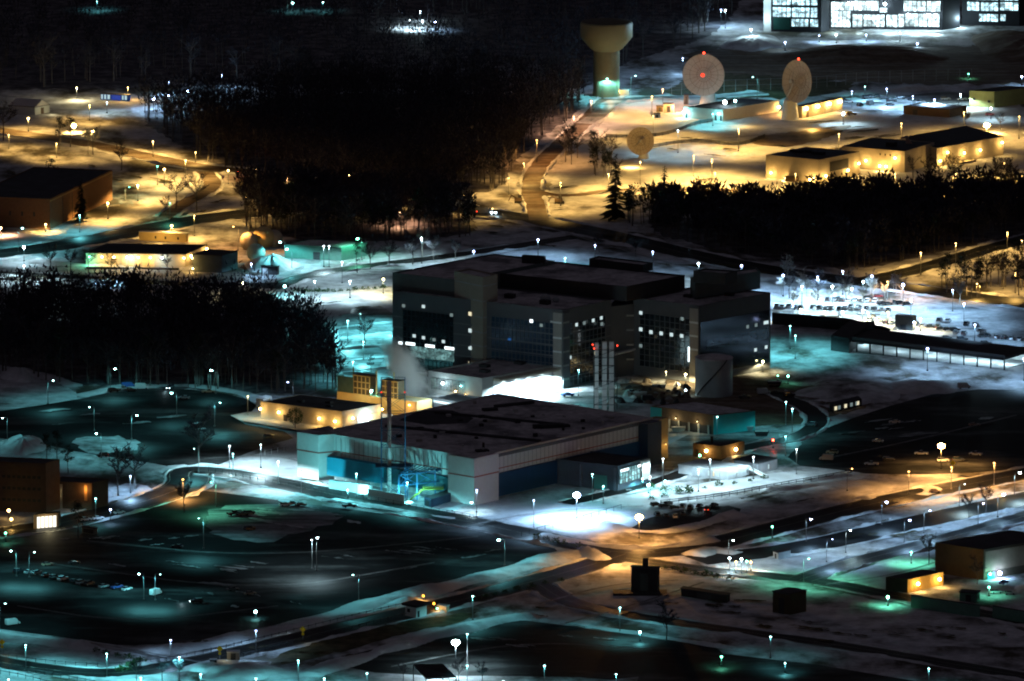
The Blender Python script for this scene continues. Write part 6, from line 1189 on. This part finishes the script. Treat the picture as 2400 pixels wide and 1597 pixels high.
# ------------------------------------------------------------------ vehicles
def loft(secs):
    """secs: list of (x, halfwidth, z0, z1) cross sections along the car"""
    vs = []; fs = []
    for x, w_, z0, z1 in secs: vs += [(x, -w_, z0), (x, w_, z0), (x, w_*.92, z1), (x, -w_*.92, z1)]
    for i in range(len(secs)-1):
        for j in range(4): fs.append((i*4+j, (i+1)*4+j, (i+1)*4+(j+1) % 4, i*4+(j+1) % 4)[::-1])
    fs.append((0, 1, 2, 3)[::-1]); n = (len(secs)-1)*4; fs.append((n, n+1, n+2, n+3)); return vs, fs
SH = {'car': ([(-2.3, .8, .35, .8), (-2.2, .9, .3, .95), (-.9, .92, .28, 1.0), (1.0, .92, .28, .98), (2.0, .88, .3, .85), (2.3, .75, .38, .7)], [(-1.9, .78, .9, 1.0), (-1.2, .74, .9, 1.42), (.2, .74, .9, 1.45), (1.1, .8, .9, .98)], 1.35, .33),
      'suv': ([(-2.4, .9, .4, 1.0), (-2.3, .95, .35, 1.15), (1.0, .96, .33, 1.15), (2.2, .93, .38, 1.05), (2.4, .85, .42, .85)], [(-2.3, .88, 1.1, 1.2), (-2.1, .84, 1.1, 1.78), (.3, .84, 1.1, 1.8), (1.1, .88, 1.1, 1.15)], 1.45, .38),
      'van': ([(-2.8, .95, .4, 2.2), (-2.7, 1.0, .35, 2.35), (1.3, 1.0, .35, 2.35), (1.9, .98, .35, 1.4), (2.7, .9, .4, 1.0)], [(1.32, .93, 1.3, 2.2), (1.4, .93, 1.3, 2.2), (1.95, .93, 1.3, 1.42), (2.05, .9, 1.25, 1.35)], 1.75, .38),
      'pickup': ([(-2.8, .9, .45, 1.1), (-.6, .95, .42, 1.1), (1.4, .95, .4, 1.15), (2.5, .9, .45, 1.0), (2.7, .82, .5, .85)], [(-.7, .86, 1.05, 1.1), (-.5, .84, 1.05, 1.78), (.6, .84, 1.05, 1.8), (1.3, .88, 1.05, 1.1)], 1.7, .4)}
CC = {'black': (.015, .015, .018), 'dark': (.04, .045, .05), 'silver': (.42, .44, .46), 'white': (.7, .7, .7), 'blue': (.04, .12, .4), 'red': (.25, .02, .02), 'tan': (.3, .2, .14), 'snowy': (.5, .52, .55)}
CN2 = {'black': 'black', 'dark': 'dark', 'silver': 'silver', 'white': 'white', 'blue': 'blue', 'red': 'red', 'tan': 'tan', 'snowy': 'snow-covered'}
VP = {}
def vehicle(kind, c, lit=''):
    key = (kind, c, lit)
    if key in VP: return copy_tree(VP[key])
    bs, cs, wb, wr = SH[kind]; t = thing('parked_'+kind if kind != 'suv' else 'parked_estate', '', 'car', world=False)
    MB().add(*loft(bs)).build('body', mat('paint_'+c, CC[c], .3, .05, spec=.5), t)
    MB().add(*loft(cs)).build('cabin_glass', GLASS, t)
    top = cs[1]; top2 = cs[2]; MB().add([(top[0], -top[1]*.93, top[3]+.01), (top2[0], -top2[1]*.93, top2[3]+.01), (top2[0], top2[1]*.93, top2[3]+.01), (top[0], top[1]*.93, top[3]+.01)], [(0, 1, 2, 3)]).build('roof', mat('snowy_roof_'+c, tuple(.5*v+.12 for v in CC[c])), t)
    for sx in (-1, 1):
        for sy in (-1, 1): MB().bar((sx*wb, sy*.98, wr), (sx*wb, sy*.74, wr), wr, wr, 12).build('wheel', RUBBER, t)
    x1 = bs[-1][0]; x0 = bs[0][0]
    for sy in (-1, 1):
        MB().box((x1, sy*.62, .68), (.12, .3, .2)).build('headlight', BULB('w', 14) if 'h' in lit else mat('lamp_lens', (.5, .5, .5), .2), t)
        MB().box((x0, sy*.68, .75), (.1, .3, .22)).build('tail_light', BULB('r', 4) if 'r' in lit else mat('red_lens', (.25, .01, .01), .3), t)
    if 'h' in lit: light('headlight_beam', (x1+3, 0, 1), 'w', 400, t)
    VP[key] = t; return t
def cars(where, group, items):
    items = sorted(items); cnt = {}; tot = {}
    for it in items: k = it[2:4]; tot[k] = tot.get(k, 0)+1
    for x, y, kind, c, rot, *lt in items:
        t = vehicle(kind, c, lt[0] if lt else ''); q = G(x, y); t.location = (q.x, q.y, .22); t.rotation_euler.z = math.radians(rot)
        k = (kind, c); cnt[k] = cnt.get(k, 0)+1; kn = {'car': 'car', 'suv': 'estate', 'van': 'van', 'pickup': 'pickup truck'}[kind]
        if lt and 'h' in lt[0]: nm = '%s %s with headlights on' % (CN2[c], kn)
        elif lt and 'r' in lt[0]: nm = '%s %s with red tail lights' % (CN2[c], kn)
        else: nm = CN2[c]+' '+kn
        t['label'] = ('only %s %s' % (nm, where)) if tot[k] == 1 else ('%s %s from the left %s' % (ORD[cnt[k]-1], nm, where)); t['category'] = {'car': 'car', 'suv': 'car', 'van': 'van', 'pickup': 'pickup truck'}[kind]; t['group'] = group
def Z(X0, Y0, l): return [(X0+a[0]/3.683, Y0+a[1]/3.683)+tuple(a[2:]) for a in l]
cars('in the great lot row', 'cars in the row across the great lot', Z(0, 1177, [(160, 615, 'suv', 'black', 55), (250, 618, 'car', 'silver', 55), (320, 630, 'suv', 'dark', 55), (395, 648, 'car', 'black', 55), (470, 668, 'suv', 'black', 55), (540, 680, 'suv', 'white', 55), (640, 700, 'car', 'black', 55), (700, 712, 'suv', 'silver', 55), (770, 720, 'suv', 'dark', 55), (895, 742, 'car', 'snowy', 50), (1010, 750, 'pickup', 'blue', 50), (1095, 765, 'car', 'white', 50), (1345, 805, 'van', 'white', 55), (1695, 875, 'suv', 'black', 190, 'h')]))
cars('alone on the great lot', 'lone cars on the great lot', Z(0, 1177, [(1530, 400, 'car', 'dark', 160), (410, 552, 'car', 'tan', 30), (110, 1065, 'van', 'white', 30), (2155, 248, 'suv', 'black', 40), (2020, 115, 'pickup', 'dark', 30), (2090, 120, 'car', 'dark', 40), (2150, 112, 'suv', 'dark', 40), (2060, 100, 'car', 'silver', 30), (850, 155, 'car', 'white', 20), (740, 165, 'car', 'silver', 20), (1030, 105, 'car', 'snowy', 30), (2160, 805, 'car', 'tan', 20), (2010, 770, 'car', 'dark', 20), (640, 540, 'car', 'dark', 20)]))
cars('by the road before the hall', 'cars by the road before the hall', Z(600, 780, [(805, 1512, 'pickup', 'black', 15), (310, 1495, 'pickup', 'silver', 20), (390, 1500, 'car', 'dark', 20), (110, 905, 'car', 'black', 10), (250, 1500, 'car', 'snowy', 20)]))
cars('on the western lot', 'cars at the back of the western lot', Z(0, 780, [(980, 515, 'suv', 'black', 20), (1065, 500, 'pickup', 'white', 20), (1110, 480, 'van', 'blue', 20), (1225, 490, 'van', 'white', 0), (1130, 510, 'car', 'dark', 20), (1470, 488, 'suv', 'dark', 250, 'h'), (1800, 525, 'pickup', 'tan', 10), (1590, 575, 'car', 'silver', 170), (880, 1075, 'suv', 'black', 200, 'r')]))
cars('by the orange floodlight', 'dark cars clustered near the floodlit lot', [(1538, 1188, 'suv', 'black', 20), (1556, 1190, 'car', 'black', 20, ''), (1566, 1186, 'suv', 'black', 60, 'r'), (1580, 1194, 'car', 'dark', 20), (1600, 1192, 'suv', 'black', 80), (1618, 1194, 'suv', 'dark', 80), (1640, 1190, 'car', 'black', 70), (1658, 1198, 'suv', 'black', 80, 'r'), (1674, 1188, 'car', 'dark', 60), (1540, 1211, 'suv', 'black', 100), (1560, 1213, 'car', 'black', 100), (1582, 1215, 'suv', 'silver', 95), (1600, 1208, 'car', 'dark', 95)])
cars('in the snowy car park', 'cars in the snowy car park', Z(1760, 390, [(1010, 1150, 'suv', 'black', 20), (760, 1160, 'suv', 'dark', 20), (910, 1172, 'car', 'black', 20, 'h'), (1095, 1135, 'car', 'red', 10), (1130, 1200, 'suv', 'black', 20), (1180, 1198, 'car', 'dark', 20), (1290, 1195, 'suv', 'black', 10), (1350, 1200, 'car', 'black', 10), (1550, 1400, 'car', 'black', 10), (1640, 1415, 'car', 'dark', 10), (1700, 1420, 'car', 'black', 10), (1760, 1425, 'suv', 'black', 10), (1270, 1470, 'car', 'silver', 15), (1435, 1495, 'suv', 'black', 15), (1345, 1528, 'car', 'silver', 15), (1825, 1508, 'suv', 'black', 10), (1990, 1435, 'car', 'white', 40), (1690, 1492, 'car', 'dark', 10), (2030, 1545, 'suv', 'black', 10), (1050, 1500, 'car', 'black', 15), (1110, 1512, 'suv', 'dark', 15), (1220, 1520, 'car', 'dark', 15), (2000, 1480, 'car', 'dark', 10)]))
cars('on the dark right-hand lot', 'cars on the dark right-hand lot', Z(1760, 780, [(1840, 485, 'van', 'silver', 10), (1240, 785, 'car', 'snowy', 170), (1095, 950, 'car', 'snowy', 170), (700, 1050, 'suv', 'tan', 170), (1470, 1060, 'pickup', 'white', 170), (1940, 1065, 'pickup', 'snowy', 150), (1660, 1118, 'suv', 'silver', 10), (1790, 1115, 'suv', 'dark', 10), (650, 1105, 'van', 'tan', 170), (1040, 1150, 'pickup', 'silver', 170), (1190, 1110, 'suv', 'black', 10), (1590, 1385, 'car', 'tan', 0), (1930, 810, 'car', 'tan', 10), (2010, 150, 'suv', 'black', 10), (2080, 165, 'car', 'black', 10, 'h')]))
cars('on the compound lot at the top right', 'cars on the compound lot', Z(1760, 0, [(1000, 855, 'suv', 'black', 10), (1040, 845, 'car', 'dark', 10), (1100, 840, 'car', 'black', 10), (1150, 860, 'suv', 'black', 10), (1215, 880, 'car', 'dark', 10), (940, 918, 'suv', 'black', 60), (1030, 910, 'van', 'dark', 60), (1200, 915, 'car', 'black', 10), (1285, 855, 'car', 'silver', 10), (1380, 868, 'car', 'dark', 10), (1470, 895, 'car', 'silver', 10), (1680, 868, 'suv', 'silver', 10), (1820, 868, 'car', 'white', 10), (800, 880, 'suv', 'dark', 10), (850, 890, 'car', 'silver', 10), (870, 1000, 'suv', 'black', 10), (2060, 1000, 'car', 'red', 10)]))
cars('below the corner building', 'cars by the corner building', [(2366, 1395, 'car', 'white', 10), (2335, 1392, 'car', 'snowy', 15), (2352, 1370, 'car', 'blue', 60)])
cars('on the building site yard', 'vehicles on the building site', [(1570, 1000, 'van', 'white', 15), (1590, 1006, 'pickup', 'dark', 20), (1612, 1001, 'suv', 'silver', 10), (1635, 1008, 'car', 'dark', 15), (1480, 925, 'pickup', 'white', 30), (1520, 940, 'van', 'dark', 10), (1565, 925, 'pickup', 'tan', 10), (1745, 935, 'pickup', 'dark', 15), (1790, 925, 'van', 'silver', 10), (1850, 930, 'suv', 'black', 10), (1900, 1000, 'suv', 'dark', 160), (1330, 930, 'pickup', 'blue', 20), (1350, 962, 'van', 'snowy', 10)])
for k_, (x, y, lb) in enumerate(((1590, 1012, 'dark site skip before the open depot bays'), (1750, 1010, 'pale tank trailer right of the teal wall'), (1785, 1022, 'grey site skip between the teal wall and red lamp'), (1500, 930, 'site skip on the snowy building site, nearest the flues'), (1545, 912, 'site skip on the building site below the warm wall lamps'), (1815, 905, 'site skip on the bare earth right of the tank'))):
    q = G(x, y); t = thing('site_skip', lb, 'skip', (q.x, q.y, 0)); MB().add([(q.x+a*2.2, q.y+b*1, 0.1) for a, b in ((-1, -1), (1, -1), (1, 1), (-1, 1))]+[(q.x+a*3, q.y+b*1.3, 2) for a, b in ((-1, -1), (1, -1), (1, 1), (-1, 1))], [(0, 1, 5, 4), (1, 2, 6, 5), (2, 3, 7, 6), (3, 0, 4, 7), (0, 3, 2, 1)]).build('body', (CONC, TANKM, DARKW)[k_ % 3], t); MB().box((q.x, q.y, 1.8), (5.4, 2.2, .4)).build('load', SNROOF, t)
rows = []
for x0, y0, x1, y1, n in ((1830, 742, 1960, 752, 9), (1975, 720, 2120, 735, 9), (2060, 795, 2200, 812, 9), (2230, 805, 2380, 830, 8), (2200, 755, 2330, 770, 7), (1820, 722, 2010, 728, 14), (2020, 752, 2200, 770, 11), (1940, 706, 2100, 712, 11), (2240, 782, 2390, 800, 9)):
    for k in range(n):
        if R.random() < .8: rows.append((x0+(x1-x0)*k/(n-1)+R.uniform(-2, 2), y0+(y1-y0)*k/(n-1)+R.uniform(-1, 1), R.choice(['car', 'suv', 'suv']), 'snowy' if R.random() < .45 else 'dark', 75+R.uniform(-4, 4)))
rows.sort()
for k, (x, y, kd, c, a) in enumerate(rows):
    t = vehicle(kd, c); q = G(x, y); t.location = (q.x, q.y, .22); t.rotation_euler.z = math.radians(a); t['category'] = 'car'; t['group'] = 'cars in rows of the snowy car park'
    t['label'] = '%s %s parked in the rows of the snowy car park' % ('dark' if c == 'dark' else 'snow-covered', 'car' if kd == 'car' else 'estate car')
q = G(1140, 503); t = thing('truck', 'dark box truck with bright headlights on the upper road', 'truck', (q.x, q.y, 0)); MB().box((q.x-2, q.y, 2.2), (6, 2.6, 2.8)).build('box', DARKW, t); MB().box((q.x+2.2, q.y, 1.6), (2, 2.4, 2.0)).build('cab', DARKW, t)
for k in (-2, 0, 2.4):
    MB().bar((q.x+k, q.y-1.3, .5), (q.x+k, q.y+1.3, .5), .5, .5, 12).build('wheel', RUBBER, t)
for k in (1.8, 3.6): MB().ball((q.x+k+.6, q.y-1.5, 1.1), .42, 8, 6).build('headlight', BULB('w', 30), t)
MB().ball((q.x+2.8, q.y-1.2, 2.9), .3, 8, 6).build('roof_light', BULB('s', 8), t); MB().ball((q.x-4.4, q.y-1.3, 1.6), .22, 8, 6).build('tail_light', BULB('r', 5), t); light('truck_light', (q.x+5, q.y-5, 1.2), 'w', 900, t)
for x, y, lb in ((1217, 476, 'yellow-brown excavator parked beside the hill road'), (1311, 478, 'low digger on the pale verge right of the hill road')):
    q = G(x, y); t = thing('excavator', lb, 'excavator', (q.x, q.y, 0)); MB().box((q.x, q.y-.8, .5), (4.5, .7, 1)).box((q.x, q.y+.8, .5), (4.5, .7, 1)).build('tracks', RUBBER, t); MB().box((q.x-.4, q.y, 1.8), (3.6, 2.2, 1.4)).build('body', BROWNW, t); MB().box((q.x+.3, q.y-.4, 3), (1.6, 1.2, 1.6)).build('cab', DARKW, t); MB().bar((q.x-1, q.y, 2.2), (q.x-3.6, q.y, 3.6), .25).bar((q.x-3.6, q.y, 3.6), (q.x-5, q.y, 1), .2).build('boom', BROWNW, t)
# ------------------------------------------------------------------ steam from the chillers
sm = bpy.data.materials.new('steam'); sm.use_nodes = True; n = sm.node_tree.nodes; l = sm.node_tree.links; n.remove(n['Principled BSDF'])
pv = n.new('ShaderNodeVolumePrincipled'); pv.inputs['Color'].default_value = (.9, .88, .85, 1); l.new(pv.outputs[0], n['Material Output'].inputs['Volume'])
tc = n.new('ShaderNodeTexCoord'); nz = n.new('ShaderNodeTexNoise'); nz.inputs['Scale'].default_value = 2.0; nz.inputs['Detail'].default_value = 6; nz.inputs['Roughness'].default_value = .68; l.new(tc.outputs['Object'], nz.inputs['Vector'])
ln = n.new('ShaderNodeVectorMath'); ln.operation = 'LENGTH'; l.new(tc.outputs['Object'], ln.inputs[0])
r1 = n.new('ShaderNodeMapRange'); r1.inputs[1].default_value = 1; r1.inputs[2].default_value = .1; r1.inputs[3].default_value = -.4; r1.inputs[4].default_value = .3; l.new(ln.outputs['Value'], r1.inputs[0])
a1 = n.new('ShaderNodeMath'); a1.operation = 'ADD'; l.new(nz.outputs[0], a1.inputs[0]); l.new(r1.outputs[0], a1.inputs[1])
r2 = n.new('ShaderNodeMapRange'); r2.inputs[1].default_value = .45; r2.inputs[2].default_value = .95; r2.inputs[3].default_value = 0; r2.inputs[4].default_value = 1.5; l.new(a1.outputs[0], r2.inputs[0]); l.new(r2.outputs[0], pv.inputs['Density'])
a, b = G(992, 925, 10), G(992, 925, 10); a = G(990, 935, 6); hb = HT(990, 960, 925)
pa = Vector((G(990, 962).x, G(990, 962).y, HT(990, 962, 930))); pb = Vector((G(905, 962).x, pa.y, HT(905, 962, 800)))
mid = (pa+pb)/2; d = pb-pa; s_o = MB().ball((0, 0, 0), 1, 20, 14).build('steam', sm, smooth=True); s_o.location = mid; s_o.scale = (13, 9, d.length/2+14); s_o.rotation_euler = (0, math.atan2(d.x, d.z), 0); s_o['kind'] = 'stuff'; s_o['label'] = 'pale steam plume drifting up from the yellow chiller plant'; s_o['category'] = 'steam'
light('steam_light', pa+Vector((4, -16, 6)), 'w', 20000, None).name = 'steam_fill_light'  # unseen light added only to brighten the steam

for kd in TP:
    for t in TP[kd]:
        if id(t) not in USED:
            for ch in list(t.children): bpy.data.objects.remove(ch)
            bpy.data.objects.remove(t)
